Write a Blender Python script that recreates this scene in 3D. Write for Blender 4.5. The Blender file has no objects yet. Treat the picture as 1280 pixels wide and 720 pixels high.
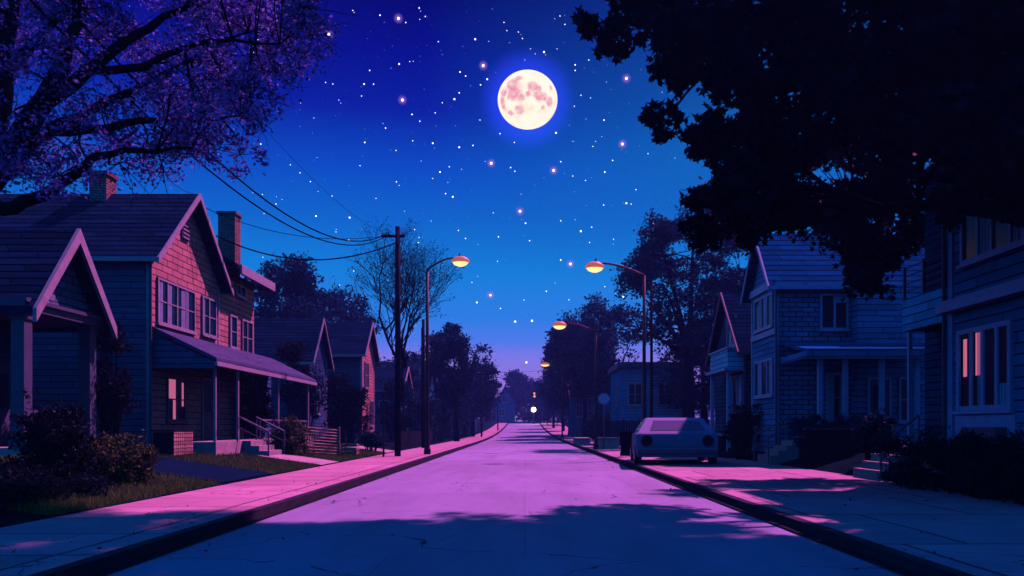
import bpy, bmesh, math, random
import numpy as np
from mathutils import Vector
random.seed(7); RNG = np.random.default_rng(11)
scene = bpy.context.scene
C = scene.collection
R = math.radians
CAMZ, FX, CX, CY = 1.5, 1000.0, 656.0, 534.0

# ------------------------------------------------------------------ helpers
def at(px, py, Y):
    return ((px - CX) / FX * Y, Y, CAMZ + (CY - py) / FX * Y)
def yof(px, X):
    return X * FX / (px - CX)
def tag(o, label=None, cat=None, group=None, kind=None):
    if label: o['label'] = label
    if cat: o['category'] = cat
    if group: o['group'] = group
    if kind: o['kind'] = kind
    return o
def thing(name, label, cat, loc=(0, 0, 0), group=None, rz=0.0):
    o = bpy.data.objects.new(name, None); C.objects.link(o)
    o.location = loc; o.rotation_euler = (0, 0, rz); o.empty_display_size = .3
    return tag(o, label, cat, group)

class MB:
    """collects polygons in world space and links them as one mesh object"""
    def __init__(s): s.v = []; s.f = []
    def poly(s, pts):
        n = len(s.v); s.v += [tuple(p) for p in pts]; s.f.append(tuple(range(n, n + len(pts)))); return s
    def hexa(s, p):      # 8 corners: bottom 0-3, top 4-7
        n = len(s.v); s.v += [tuple(q) for q in p]
        for f in ((0,3,2,1),(4,5,6,7),(0,1,5,4),(1,2,6,5),(2,3,7,6),(3,0,4,7)):
            s.f.append(tuple(n + i for i in f))
        return s
    def box(s, x0, x1, y0, y1, z0, z1):
        return s.hexa([(x0,y0,z0),(x1,y0,z0),(x1,y1,z0),(x0,y1,z0),(x0,y0,z1),(x1,y0,z1),(x1,y1,z1),(x0,y1,z1)])
    def mbox(s, P, u0, u1, v0, v1, d0, d1):
        return s.hexa([P(u0,v0,d0),P(u1,v0,d0),P(u1,v1,d0),P(u0,v1,d0),P(u0,v0,d1),P(u1,v0,d1),P(u1,v1,d1),P(u0,v1,d1)])
    def prism(s, pts, P, d0, d1):   # 2-D outline extruded along d
        n = len(s.v); k = len(pts)
        s.v += [P(a, b, d0) for a, b in pts] + [P(a, b, d1) for a, b in pts]
        s.f.append(tuple(range(n, n + k))[::-1]); s.f.append(tuple(range(n + k, n + 2 * k)))
        for i in range(k):
            j = (i + 1) % k; s.f.append((n+i, n+j, n+k+j, n+k+i))
        return s
    def tube(s, pts, rad, seg=6, caps=True):
        pts = [Vector(p) for p in pts]
        if not isinstance(rad, (list, tuple)): rad = [rad] * len(pts)
        n = len(s.v); up = None
        for i, p in enumerate(pts):
            t = (pts[min(i+1, len(pts)-1)] - pts[max(i-1, 0)])
            if t.length < 1e-9: t = Vector((0,0,1))
            t.normalize()
            if up is None:
                up = Vector((1,0,0)) if abs(t.x) < .8 else Vector((0,1,0))
            a = t.cross(up)
            if a.length < 1e-4: a = t.cross(Vector((0,1,.3)))
            a.normalize(); b = a.cross(t).normalized(); up = b
            for k in range(seg):
                q = 2 * math.pi * k / seg
                w = p + (a * math.cos(q) + b * math.sin(q)) * rad[i]
                s.v.append((w.x, w.y, w.z))
        for i in range(len(pts) - 1):
            for k in range(seg):
                k2 = (k + 1) % seg
                s.f.append((n+i*seg+k, n+i*seg+k2, n+(i+1)*seg+k2, n+(i+1)*seg+k))
        if caps:
            s.f.append(tuple(n + k for k in range(seg))[::-1])
            m = n + (len(pts)-1)*seg; s.f.append(tuple(m + k for k in range(seg)))
        return s
    def lathe(s, prof, c, seg=12, sc=(1, 1)):
        n = len(s.v)
        for r, z in prof:
            for k in range(seg):
                q = 2*math.pi*k/seg
                s.v.append((c[0]+r*math.cos(q)*sc[0], c[1]+r*math.sin(q)*sc[1], c[2]+z))
        for i in range(len(prof)-1):
            for k in range(seg):
                k2 = (k+1) % seg
                s.f.append((n+i*seg+k, n+i*seg+k2, n+(i+1)*seg+k2, n+(i+1)*seg+k))
        s.f.append(tuple(n+k for k in range(seg))[::-1])
        m = n+(len(prof)-1)*seg; s.f.append(tuple(m+k for k in range(seg)))
        return s
    def build(s, name, mat, parent=None, smooth=False, bevel=0, root=None):
        root = root or parent
        while root is not None and root.parent: root = root.parent
        off = Vector(root.location) if root else Vector((0,0,0))
        bm = bmesh.new()
        vs = [bm.verts.new((x-off.x, y-off.y, z-off.z)) for x, y, z in s.v]
        for f in s.f:
            try: bm.faces.new([vs[i] for i in f])
            except ValueError: pass
        bmesh.ops.recalc_face_normals(bm, faces=bm.faces)
        me = bpy.data.meshes.new(name)
        if bevel:
            ed = [e for e in bm.edges if len(e.link_faces) == 2 and e.calc_face_angle(0) > .5]
            bmesh.ops.bevel(bm, geom=ed, offset=bevel, segments=2, affect='EDGES', clamp_overlap=True)
        bm.to_mesh(me); bm.free()
        if smooth:
            for p in me.polygons: p.use_smooth = True
        me.materials.append(mat)
        o = bpy.data.objects.new(name, me); C.objects.link(o)
        if parent: o.parent = parent
        return o

# ------------------------------------------------------------------ materials
def newmat(name):
    m = bpy.data.materials.new(name); m.use_nodes = True
    nt = m.node_tree; b = nt.nodes['Principled BSDF']
    return m, nt, b
def rgba(c): return (c[0], c[1], c[2], 1)
def mixrgb(nt, fac, a, b, mode='MIX'):
    n = nt.nodes.new('ShaderNodeMix'); n.data_type = 'RGBA'; n.blend_type = mode
    for sock, val in ((n.inputs[0], fac), (n.inputs[6], a), (n.inputs[7], b)):
        if isinstance(val, bpy.types.NodeSocket): nt.links.new(val, sock)
        elif isinstance(val, (int, float)): sock.default_value = val
        else: sock.default_value = rgba(val)
    return n.outputs[2]
def math_(nt, op, a, b=None, c=None):
    n = nt.nodes.new('ShaderNodeMath'); n.operation = op
    for i, v in enumerate((a, b, c)):
        if v is None: continue
        if isinstance(v, bpy.types.NodeSocket): nt.links.new(v, n.inputs[i])
        else: n.inputs[i].default_value = v
    return n.outputs[0]
def noise(nt, scale, vec=None, detail=4, rough=.6):
    n = nt.nodes.new('ShaderNodeTexNoise'); n.inputs['Scale'].default_value = scale
    n.inputs['Detail'].default_value = detail; n.inputs['Roughness'].default_value = rough
    if vec is not None: nt.links.new(vec, n.inputs['Vector'])
    return n.outputs[0]
def ramp(nt, fac, stops):
    n = nt.nodes.new('ShaderNodeValToRGB'); nt.links.new(fac, n.inputs[0])
    cr = n.color_ramp
    while len(cr.elements) > 1: cr.elements.remove(cr.elements[-1])
    cr.elements[0].position = stops[0][0]; cr.elements[0].color = rgba(stops[0][1])
    for p, c in stops[1:]:
        e = cr.elements.new(p); e.color = rgba(c)
    return n.outputs[0]
def objco(nt): return nt.nodes.new('ShaderNodeTexCoord').outputs['Object']
def bump(nt, b, h, strength=.4, dist=.02):
    n = nt.nodes.new('ShaderNodeBump'); n.inputs['Strength'].default_value = strength
    n.inputs['Distance'].default_value = dist; nt.links.new(h, n.inputs['Height'])
    nt.links.new(n.outputs[0], b.inputs['Normal'])
def setspec(b, v):
    b.inputs['Specular IOR Level'].default_value = v

def plain(name, col, rough=.7, metal=0, var=.25, nscale=6, spec=.3):
    m, nt, b = newmat(name); co = objco(nt)
    f = noise(nt, nscale, co, 5, .65)
    c = ramp(nt, f, [(.3, [x*(1-var) for x in col]), (.7, [min(1, x*(1+var)) for x in col])])
    nt.links.new(c, b.inputs['Base Color'])
    b.inputs['Roughness'].default_value = rough; b.inputs['Metallic'].default_value = metal; setspec(b, spec)
    bump(nt, b, noise(nt, nscale*8, co, 3), .15, .01)
    return m

def siding(name, col, h=.16, line=.1, var=.25, rough=.75):
    """horizontal clapboards: a saw-tooth board profile plus the dark gap under each board and weathering"""
    m, nt, b = newmat(name); co = objco(nt)
    sp = nt.nodes.new('ShaderNodeSeparateXYZ'); nt.links.new(co, sp.inputs[0])
    wob = math_(nt, 'MULTIPLY', noise(nt, 1.3, co, 2), .03)
    z = math_(nt, 'ADD', sp.outputs[2], wob)
    fr = math_(nt, 'FRACT', math_(nt, 'DIVIDE', z, h))
    gap = math_(nt, 'LESS_THAN', fr, line)
    row = math_(nt, 'FLOOR', math_(nt, 'DIVIDE', z, h))
    # butt joints, staggered per row
    u = math_(nt, 'ADD', sp.outputs[0], sp.outputs[1])
    u2 = math_(nt, 'ADD', math_(nt, 'DIVIDE', u, 1.9), math_(nt, 'MULTIPLY', row, .377))
    joint = math_(nt, 'LESS_THAN', math_(nt, 'FRACT', u2), .012)
    gap = math_(nt, 'MAXIMUM', gap, joint)
    wn = nt.nodes.new('ShaderNodeTexWhiteNoise'); wn.noise_dimensions = '2D'
    cb = nt.nodes.new('ShaderNodeCombineXYZ'); nt.links.new(row, cb.inputs[0]); nt.links.new(math_(nt,'FLOOR',u2), cb.inputs[1])
    nt.links.new(cb.outputs[0], wn.inputs[0])
    mp = nt.nodes.new('ShaderNodeMapping'); mp.inputs['Scale'].default_value = (1.2, 1.2, 5); nt.links.new(co, mp.inputs[0])
    f = math_(nt, 'ADD', math_(nt, 'MULTIPLY', noise(nt, 1.6, mp.outputs[0], 6, .7), .75), math_(nt, 'MULTIPLY', wn.outputs[0], .25))
    c = ramp(nt, f, [(.3, [x*(1-var) for x in col]), (.68, [min(1, x*(1+var)) for x in col])])
    c = mixrgb(nt, gap, c, [x*.12 for x in col])
    nt.links.new(c, b.inputs['Base Color']); b.inputs['Roughness'].default_value = max(rough, .9); setspec(b, .0)
    bump(nt, b, math_(nt, 'SUBTRACT', 1, fr), .6, .03)
    return m

def shingle(name, col, w=.35, h=.2, mort=.012, var=.3, rough=.8, horiz='uv'):
    """staggered shingles or bricks"""
    m, nt, b = newmat(name); co = objco(nt)
    sp = nt.nodes.new('ShaderNodeSeparateXYZ'); nt.links.new(co, sp.inputs[0])
    cb = nt.nodes.new('ShaderNodeCombineXYZ')
    if horiz == 'uv':
        nt.links.new(math_(nt, 'ADD', sp.outputs[0], sp.outputs[1]), cb.inputs[0]); nt.links.new(sp.outputs[2], cb.inputs[1])
    else:
        nt.links.new(sp.outputs[0], cb.inputs[0]); nt.links.new(sp.outputs[1], cb.inputs[1])
    wv = nt.nodes.new('ShaderNodeTexNoise'); wv.inputs['Scale'].default_value = 2.2
    nt.links.new(co, wv.inputs['Vector'])
    ad = nt.nodes.new('ShaderNodeVectorMath'); ad.operation = 'MULTIPLY_ADD'
    nt.links.new(wv.outputs[1], ad.inputs[0]); ad.inputs[1].default_value = (.06, .06, 0); nt.links.new(cb.outputs[0], ad.inputs[2])
    br = nt.nodes.new('ShaderNodeTexBrick'); nt.links.new(ad.outputs[0], br.inputs['Vector'])
    br.inputs['Scale'].default_value = 1; br.inputs['Brick Width'].default_value = w; br.inputs['Row Height'].default_value = h
    br.inputs['Mortar Size'].default_value = mort; br.inputs['Mortar Smooth'].default_value = .1; br.inputs['Bias'].default_value = 0
    br.inputs['Color1'].default_value = rgba([x*(1-var) for x in col]); br.inputs['Color2'].default_value = rgba([min(1, x*(1+var)) for x in col])
    br.inputs['Mortar'].default_value = rgba([x*.13 for x in col])
    c = mixrgb(nt, 1.0, br.outputs[0], ramp(nt, noise(nt, .9, co, 6, .7), [(.3, (.65,.65,.65)), (.7, (1.15,1.15,1.15))]), 'MULTIPLY')
    nt.links.new(c, b.inputs['Base Color']); b.inputs['Roughness'].default_value = rough; setspec(b, .05)
    bump(nt, b, math_(nt, 'SUBTRACT', 1, br.outputs[1]), .5, .02)
    return m

def paving(name, col, w, h, mort=.018, var=.12, offset=0.0, stain=.25, cracks=True, rough=.85, edge=.45):
    m, nt, b = newmat(name); co = objco(nt)
    wv = nt.nodes.new('ShaderNodeTexNoise'); wv.inputs['Scale'].default_value = .8; wv.inputs['Detail'].default_value = 3
    nt.links.new(co, wv.inputs['Vector'])
    ad = nt.nodes.new('ShaderNodeVectorMath'); ad.operation = 'MULTIPLY_ADD'
    nt.links.new(wv.outputs[1], ad.inputs[0]); ad.inputs[1].default_value = (.1, .1, 0); nt.links.new(co, ad.inputs[2])
    br = nt.nodes.new('ShaderNodeTexBrick'); nt.links.new(ad.outputs[0], br.inputs['Vector'])
    br.offset = offset; br.inputs['Scale'].default_value = 1
    br.inputs['Brick Width'].default_value = w; br.inputs['Row Height'].default_value = h
    br.inputs['Mortar Size'].default_value = mort; br.inputs['Mortar Smooth'].default_value = .2; br.inputs['Bias'].default_value = 0
    br.inputs['Color1'].default_value = rgba([x*(1-var) for x in col]); br.inputs['Color2'].default_value = rgba([x*(1+var) for x in col])
    br.inputs['Mortar'].default_value = rgba([x*.2 for x in col])
    c = mixrgb(nt, 1.0, br.outputs[0], ramp(nt, noise(nt, .7, co, 7, .72), [(.32, (1-stain,)*3), (.66, (1+stain*.5,)*3)]), 'MULTIPLY')
    c = mixrgb(nt, 1.0, c, ramp(nt, noise(nt, 60, co, 3, .7), [(.3, (.88,)*3), (.7, (1.1,)*3)]), 'MULTIPLY')
    if cracks: c = mixrgb(nt, crack(nt, co, .45, .004), c, [x*.18 for x in col])
    nt.links.new(c, b.inputs['Base Color']); b.inputs['Roughness'].default_value = rough; setspec(b, .2)
    bump(nt, b, math_(nt, 'SUBTRACT', noise(nt, 45, co, 4), math_(nt, 'MULTIPLY', br.outputs[1], 2)), .25, .01)
    return m
def crack(nt, co, scale, width):
    """thin wandering cracks kept to scattered places"""
    wv = nt.nodes.new('ShaderNodeTexNoise'); wv.inputs['Scale'].default_value = 1.4; wv.inputs['Detail'].default_value = 6
    nt.links.new(co, wv.inputs['Vector'])
    ad = nt.nodes.new('ShaderNodeVectorMath'); ad.operation = 'MULTIPLY_ADD'
    nt.links.new(wv.outputs[1], ad.inputs[0]); ad.inputs[1].default_value = (.9, .9, 0); nt.links.new(co, ad.inputs[2])
    vo = nt.nodes.new('ShaderNodeTexVoronoi'); vo.feature = 'DISTANCE_TO_EDGE'; vo.inputs['Scale'].default_value = scale
    nt.links.new(ad.outputs[0], vo.inputs['Vector'])
    line = math_(nt, 'LESS_THAN', vo.outputs[0], width)
    keep = math_(nt, 'GREATER_THAN', noise(nt, .35, co, 2), .5)
    return math_(nt, 'MULTIPLY', line, keep)

def asphalt(name, col):
    m, nt, b = newmat(name); co = objco(nt)
    mp = nt.nodes.new('ShaderNodeMapping'); mp.inputs['Scale'].default_value = (1.0, .22, 1); nt.links.new(co, mp.inputs[0])
    f = noise(nt, .8, mp.outputs[0], 7, .68)
    c = ramp(nt, f, [(.3, [x*.78 for x in col]), (.5, col), (.7, [x*1.16 for x in col])])
    # repair patches: rectangles of newer, slightly different surfacing
    br = nt.nodes.new('ShaderNodeTexBrick'); nt.links.new(co, br.inputs['Vector']); br.offset = .37
    br.inputs['Scale'].default_value = 1; br.inputs['Brick Width'].default_value = 4.2; br.inputs['Row Height'].default_value = 9.0
    br.inputs['Mortar Size'].default_value = .012; br.inputs['Color1'].default_value = (.86,.86,.86,1); br.inputs['Color2'].default_value = (1.05,1.05,1.05,1)
    br.inputs['Mortar'].default_value = (.7,.7,.7,1)
    c = mixrgb(nt, 1.0, c, br.outputs[0], 'MULTIPLY')
    c = mixrgb(nt, 1.0, c, ramp(nt, noise(nt, 90, co, 2, .7), [(.3, (.82,)*3), (.7, (1.15,)*3)]), 'MULTIPLY')
    c = mixrgb(nt, crack(nt, co, .4, .0035), c, [x*.15 for x in col])
    nt.links.new(c, b.inputs['Base Color']); b.inputs['Roughness'].default_value = .82; setspec(b, .12)
    bump(nt, b, noise(nt, 70, co, 4), .3, .01)
    return m

def foliage(name, cols, trans=.25):
    m, nt, b = newmat(name)
    g = nt.nodes.new('ShaderNodeNewGeometry'); co = objco(nt)
    f = math_(nt, 'ADD', math_(nt, 'MULTIPLY', g.outputs['Random Per Island'], .6), math_(nt, 'MULTIPLY', noise(nt, .7, co, 2), .4))
    k = len(cols)
    c = ramp(nt, f, [(.15 + .7*i/max(1, k-1), cc) for i, cc in enumerate(cols)])
    nt.links.new(c, b.inputs['Base Color']); b.inputs['Roughness'].default_value = .7; setspec(b, .02)
    t = nt.nodes.new('ShaderNodeBsdfTranslucent'); nt.links.new(c, t.inputs[0])
    mx = nt.nodes.new('ShaderNodeMixShader'); mx.inputs[0].default_value = trans
    nt.links.new(b.outputs[0], mx.inputs[1]); nt.links.new(t.outputs[0], mx.inputs[2])
    nt.links.new(mx.outputs[0], nt.nodes['Material Output'].inputs[0])
    return m
def emit(name, col, strength):
    m, nt, b = newmat(name); nt.nodes.remove(b)
    e = nt.nodes.new('ShaderNodeEmission'); e.inputs[0].default_value = rgba(col); e.inputs[1].default_value = strength
    nt.links.new(e.outputs[0], nt.nodes['Material Output'].inputs[0]); return m

M = {}
M['asphalt'] = asphalt('road_asphalt', (.25, .26, .42))
M['kerb_shade'] = plain('kerb_shade_paint', (.012, .016, .024), .95, nscale=2, spec=.03)  # dark colour standing in for the shade beside the kerbs
M['drive'] = plain('driveway_asphalt', (.004, .018, .04), .97, nscale=3, spec=.0)
M['walk'] = paving('sidewalk_concrete', (.41, .25, .33), 2.45, 1.7, mort=.03)
M['walk2'] = paving('pavement_concrete', (.37, .24, .33), 2.6, 3.1, mort=.032, offset=.3)
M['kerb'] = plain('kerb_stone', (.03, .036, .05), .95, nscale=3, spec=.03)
M['earth'] = plain('lawn_soil', (.004, .016, .02), .97, nscale=1.5, var=.4, spec=.0)
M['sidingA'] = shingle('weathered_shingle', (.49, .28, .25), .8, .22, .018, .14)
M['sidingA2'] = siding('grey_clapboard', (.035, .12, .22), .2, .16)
M['sidingB'] = siding('dim_clapboard', (.03, .08, .14), .2, .16)
M['shingleB'] = shingle('gable_shingle', (.18, .30, .42), .5, .2, .018)
M['sidingC'] = siding('plum_clapboard', (.035, .09, .17), .2)
M['pale'] = siding('pale_blue_clapboard', (.022, .14, .27), .24, .12)
M['sidingR'] = siding('blue_grey_clapboard', (.05, .24, .46), .22, .15)
M['sidingR2'] = siding('light_clapboard', (.14, .52, .80), .22, .14)
M['brickR'] = shingle('grey_shingle_courses', (.05, .28, .56), .5, .19, .024, .16)
M['darkR'] = siding('dark_clapboard', (.03, .09, .17), .2, .16)
M['roof'] = siding('asphalt_shingle_roof', (.005, .025, .055), .2, .18, .4)
M['roofR'] = siding('slate_grey_roof', (.006, .11, .24), .24, .16, .3)
M['porchroof'] = siding('ribbed_porch_roof', (.075, .10, .18), .075, .2, .2)
M['trim'] = plain('painted_trim', (.30, .30, .36), .6, nscale=4, var=.18)
M['trimR'] = plain('blue_white_trim', (.16, .40, .66), .6, nscale=4, var=.15)
M['trimdark'] = plain('dark_trim', (.05, .08, .13), .65, nscale=4)
M['brick'] = shingle('chimney_brick', (.28, .18, .16), .26, .09, .012, .25)
M['glass'] = plain('window_glass', (.006, .022, .05), .15, var=.1, spec=.12)
M['curtain'] = plain('pale_curtain', (.30, .46, .62), .9, nscale=9, var=.2)
M['wood'] = shingle('crate_wood', (.42, .30, .24), .9, .11, .012, .3)
M['slat'] = plain('dark_wood', (.005, .016, .03), .9, nscale=5, var=.35, spec=.05)
_m, _nt, _b = newmat('lamp_housing'); M['lamphead'] = _m
_b.inputs['Base Color'].default_value = (.35,.09,.05,1); _b.inputs['Roughness'].default_value = .5
_b.inputs['Emission Color'].default_value = (.9,.20,.10,1); _b.inputs['Emission Strength'].default_value = .26     # the shade glows through
M['metal'] = plain('lamp_post_metal', (.016, .018, .028), .6, .0, nscale=8, spec=.2)
M['rail'] = plain('handrail_metal', (.10, .14, .20), .6, .0, nscale=8)
M['pole'] = plain('utility_pole_wood', (.010, .012, .02), .95, nscale=5, var=.4, spec=.05)
M['wire'] = plain('cable', (.003, .004, .008), .9, spec=.0)
M['bark'] = plain('bark', (.003, .007, .013), .97, nscale=7, var=.5, spec=.0)
M['stone'] = plain('low_wall_stone', (.30, .27, .30), .9, nscale=4)
M['step'] = plain('step_concrete', (.34, .29, .31), .9, nscale=3)
M['car'] = plain('car_paint', (.25, .26, .46), .6, .0, var=.06, nscale=1.5, spec=.03)
M['carglass'] = plain('car_glass', (.10, .12, .22), .2, var=.05, spec=.25)
M['tyre'] = plain('tyre_rubber', (.015, .015, .017), .9)
M['rim'] = plain('wheel_rim', (.25, .25, .28), .35, .8)
M['tail'] = plain('taillight_lens', (.003, .005, .012), .6, spec=.03)
M['chrome'] = plain('bumper_metal', (.06, .09, .16), .5, .0)
M['bin'] = plain('bin_plastic', (.003, .007, .014), .9, spec=.0)
M['leaf_right'] = foliage('maple_leaves', [(.002,.005,.008),(.004,.009,.013),(.007,.015,.02)], .03)
M['leaf_left'] = foliage('blossom_leaves', [(.03,.04,.16),(.10,.12,.46),(.27,.28,.9)], .5)
M['leaf_mid'] = foliage('tree_leaves', [(.002,.032,.055),(.004,.046,.08),(.008,.062,.11)], .12)
M['leaf_dark'] = foliage('dark_bush_leaves', [(.003,.010,.014),(.006,.018,.026),(.014,.03,.04)], .2)
M['leaf_tan'] = foliage('autumn_bush_leaves', [(.012,.03,.02),(.035,.07,.03),(.17,.22,.07)], .25)
M['grass'] = foliage('grass_blades', [(.03,.08,.02),(.08,.16,.04),(.20,.34,.08)], .25)
M['lampglow'] = emit('lamp_lens_glow', (1, .60, .22), .95)
M['lampglow2'] = emit('far_lamp_glow', (1, .78, .62), 5)
M['pinkglow'] = emit('far_pink_lamp_glow', (.95, .35, .75), 1.6)
M['amber'] = emit('signal_amber_glow', (.85, .22, .15), 1.0)
M['blindglow'] = emit('glow_panel', (.64, .145, .30), .42)  # emission imitating pink light reflected by the porch window blind
M['litgap'] = emit('lit_curtain_gap', (.66, .155, .29), .44)

# ------------------------------------------------------------------ camera
cam = bpy.data.cameras.new('camera'); co = bpy.data.objects.new('camera', cam); C.objects.link(co)
co.location = (0, 0, CAMZ); co.rotation_euler = (R(90), 0, 0)
cam.sensor_width = 36; cam.lens = 36 * FX / 1280
cam.shift_x = -(CX - 640) / 1280; cam.shift_y = (CY - 360) / 1280
cam.clip_start = .05; cam.clip_end = 9000
scene.camera = co

# ------------------------------------------------------------------ sky, sun
EXPO = 0.9
SUNDIR = Vector((.65, .76, 0)).normalized(); ELEV = R(52)
SUN = Vector((SUNDIR.x*math.cos(ELEV), SUNDIR.y*math.cos(ELEV), math.sin(ELEV)))
MOONDIR = Vector((.003, 1, .409)).normalized()
w = bpy.data.worlds.new('World'); scene.world = w; w.use_nodes = True
nt = w.node_tree; bg = nt.nodes['Background']
tc = nt.nodes.new('ShaderNodeTexCoord').outputs['Generated']
sp = nt.nodes.new('ShaderNodeSeparateXYZ'); nt.links.new(tc, sp.inputs[0])
sky = ramp(nt, sp.outputs[2], [(0, (.45,.19,.58)), (.05, (.38,.21,.76)), (.0857, (.24,.22,.85)), (.106, (.08,.22,.87)), (.135, (.02,.225,.81)), (.188, (.002,.22,.73)), (.25, (.0012,.13,.62)),
                               (.305, (.001,.070,.57)), (.365, (.0008,.014,.37)), (.42, (.0006,.005,.27)), (.47, (.0005,.002,.16)), (.6, (.0006,.015,.15)), (1, (.0006,.03,.18))])
# a little greener and lighter towards the right, deeper towards the left
tw = math_(nt, 'MULTIPLY_ADD', sp.outputs[0], 3.0, .34)
n = nt.nodes.new('ShaderNodeClamp'); nt.links.new(tw, n.inputs[0])
hi = nt.nodes.new('ShaderNodeMapRange'); nt.links.new(sp.outputs[2], hi.inputs[0]); hi.inputs[1].default_value = .17; hi.inputs[2].default_value = .32
hz = nt.nodes.new('ShaderNodeMapRange'); nt.links.new(sp.outputs[2], hz.inputs[0]); hz.inputs[1].default_value = .30; hz.inputs[2].default_value = .50
teal = mixrgb(nt, math_(nt, 'MULTIPLY', math_(nt, 'MULTIPLY', n.outputs[0], hi.outputs[0]), .85), sky, mixrgb(nt, hz.outputs[0], (.0015, .15, .50), (.001, .018, .20)))
dt = nt.nodes.new('ShaderNodeVectorMath'); dt.operation = 'DOT_PRODUCT'; nt.links.new(tc, dt.inputs[0]); dt.inputs[1].default_value = MOONDIR
mr = nt.nodes.new('ShaderNodeMapRange'); nt.links.new(dt.outputs['Value'], mr.inputs[0]); mr.inputs[1].default_value = math.cos(R(3.4)); mr.inputs[2].default_value = math.cos(R(2.1))
glow = mixrgb(nt, math_(nt, 'POWER', mr.outputs[0], 1.6), (0,0,0), (.012, .02, .42))
backfill = nt.nodes.new('ShaderNodeMapRange'); nt.links.new(math_(nt, 'ADD', math_(nt, 'MULTIPLY', sp.outputs[1], .9), math_(nt, 'MULTIPLY', sp.outputs[0], .45)), backfill.inputs[0]); backfill.inputs[1].default_value = .3; backfill.inputs[2].default_value = -.6
teal = mixrgb(nt, backfill.outputs[0], teal, (.001, .185, .78))      # unseen sky behind the camera, brightened to fill the camera-facing walls
tot = mixrgb(nt, 1.0, teal, glow, 'ADD')
for px, py in ((498,23),(411,43),(604,82),(503,125),(783,98),(778,180),(614,204),(692,213),(650,264),(713,330),(613,369)):
    d_ = nt.nodes.new('ShaderNodeVectorMath'); d_.operation = 'DOT_PRODUCT'; nt.links.new(tc, d_.inputs[0]); d_.inputs[1].default_value = Vector(((px-CX)/FX, 1, (CY-py)/FX)).normalized()
    q_ = nt.nodes.new('ShaderNodeMapRange'); nt.links.new(d_.outputs['Value'], q_.inputs[0]); q_.inputs[1].default_value = math.cos(R(.36)); q_.inputs[2].default_value = 1.0
    tot = mixrgb(nt, math_(nt, 'MULTIPLY', math_(nt, 'POWER', q_.outputs[0], 2.0), .55), tot, (.42, .20, .80))
nt.links.new(tot, bg.inputs[0]); bg.inputs[1].default_value = 1.0 / 2**EXPO
sl = bpy.data.lights.new('sun', 'SUN'); so = bpy.data.objects.new('sun', sl); C.objects.link(so)
sl.energy = 4.2; sl.color = (1.0, .20, .66); sl.angle = R(.9)
so.rotation_euler = SUN.to_track_quat('Z', 'Y').to_euler(); so.location = (60, 100, 90)
scene.view_settings.view_transform = 'Standard'; scene.view_settings.look = 'None'
scene.view_settings.exposure = EXPO; scene.view_settings.gamma = 1; scene.view_settings.use_curve_mapping = False

# ------------------------------------------------------------------ moon and stars
def moon_mat():
    m, nt, b = newmat('moon_surface'); nt.nodes.remove(b); co = objco(nt)
    wv = nt.nodes.new('ShaderNodeTexNoise'); wv.inputs['Scale'].default_value = 3.2; wv.inputs['Detail'].default_value = 5
    nt.links.new(co, wv.inputs['Vector'])
    ad = nt.nodes.new('ShaderNodeVectorMath'); ad.operation = 'MULTIPLY_ADD'; nt.links.new(wv.outputs[1], ad.inputs[0])
    ad.inputs[1].default_value = (.22,.22,.22); nt.links.new(co, ad.inputs[2]); wv.inputs['Roughness'].default_value = .68
    tot = None
    for x, z, r in [(-.84,-.02,.16),(-.8,.22,.17),(-.8,-.2,.13),(-.28,-.33,.17),(.18,.44,.2),(.33,.38,.13),(.36,.12,.19),(.55,.1,.14),(.73,-.06,.16),(.76,.4,.1),
                    (-.5,.5,.24),(-.45,.24,.28),(.04,.2,.11),(-.56,-.42,.12),(.5,-.24,.08),(-.2,.1,.13),(-.3,.7,.12),(-.6,.1,.1)]:
        y = -math.sqrt(max(0, 1 - x*x - z*z))
        v = nt.nodes.new('ShaderNodeVectorMath'); v.operation = 'DISTANCE'; nt.links.new(ad.outputs[0], v.inputs[0]); v.inputs[1].default_value = (x+.11, y+.11, z+.11)
        q = nt.nodes.new('ShaderNodeMapRange'); nt.links.new(v.outputs['Value'], q.inputs[0]); q.inputs[1].default_value = r*1.25; q.inputs[2].default_value = r*.6
        tot = q.outputs[0] if tot is None else math_(nt, 'MAXIMUM', tot, q.outputs[0])
    n2 = ramp(nt, noise(nt, 6.5, co, 8, .75), [(.36, (.25,.25,.25)), (.6, (.85,.85,.85))])
    f = math_(nt, 'MULTIPLY', tot, math_(nt, 'MULTIPLY_ADD', n2, 1.0, .12))
    base = ramp(nt, noise(nt, 2.2, co, 6, .7), [(.32, (.98,.70,.56)), (.46, (1.0,.90,.74)), (.6, (1.0,.94,.80))])
    c = mixrgb(nt, f, base, (.78,.24,.38))
    e = nt.nodes.new('ShaderNodeEmission'); nt.links.new(c, e.inputs[0]); e.inputs[1].default_value = 1.1 / 2**EXPO
    nt.links.new(e.outputs[0], nt.nodes['Material Output'].inputs[0]); return m
def ball(name, loc, r, mat, seg=24, rings=16):
    bm = bmesh.new(); bmesh.ops.create_uvsphere(bm, u_segments=seg, v_segments=rings, radius=1.0)
    me = bpy.data.meshes.new(name); bm.to_mesh(me); bm.free()
    for p in me.polygons: p.use_smooth = True
    me.materials.append(mat)
    o = bpy.data.objects.new(name, me); C.objects.link(o); o.location = loc; o.scale = (r,)*3
    return o
mo = ball('moon', at(659.5, 125, 3000), 112, moon_mat(), 64, 40); mo.rotation_euler = (R(22.2), 0, 0); mo.scale = (112, 112, 104)
tag(mo, 'big round full moon with pink patches on cream, glowing in the blue sky', 'moon')
starW = emit('star_white', (.95, .95, 1.0), 1.3); starP = emit('star_pink', (1.0, .72, .80), 1.5); starF = emit('star_faint', (.35, .5, 1.0), .75)
proto = {}
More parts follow.
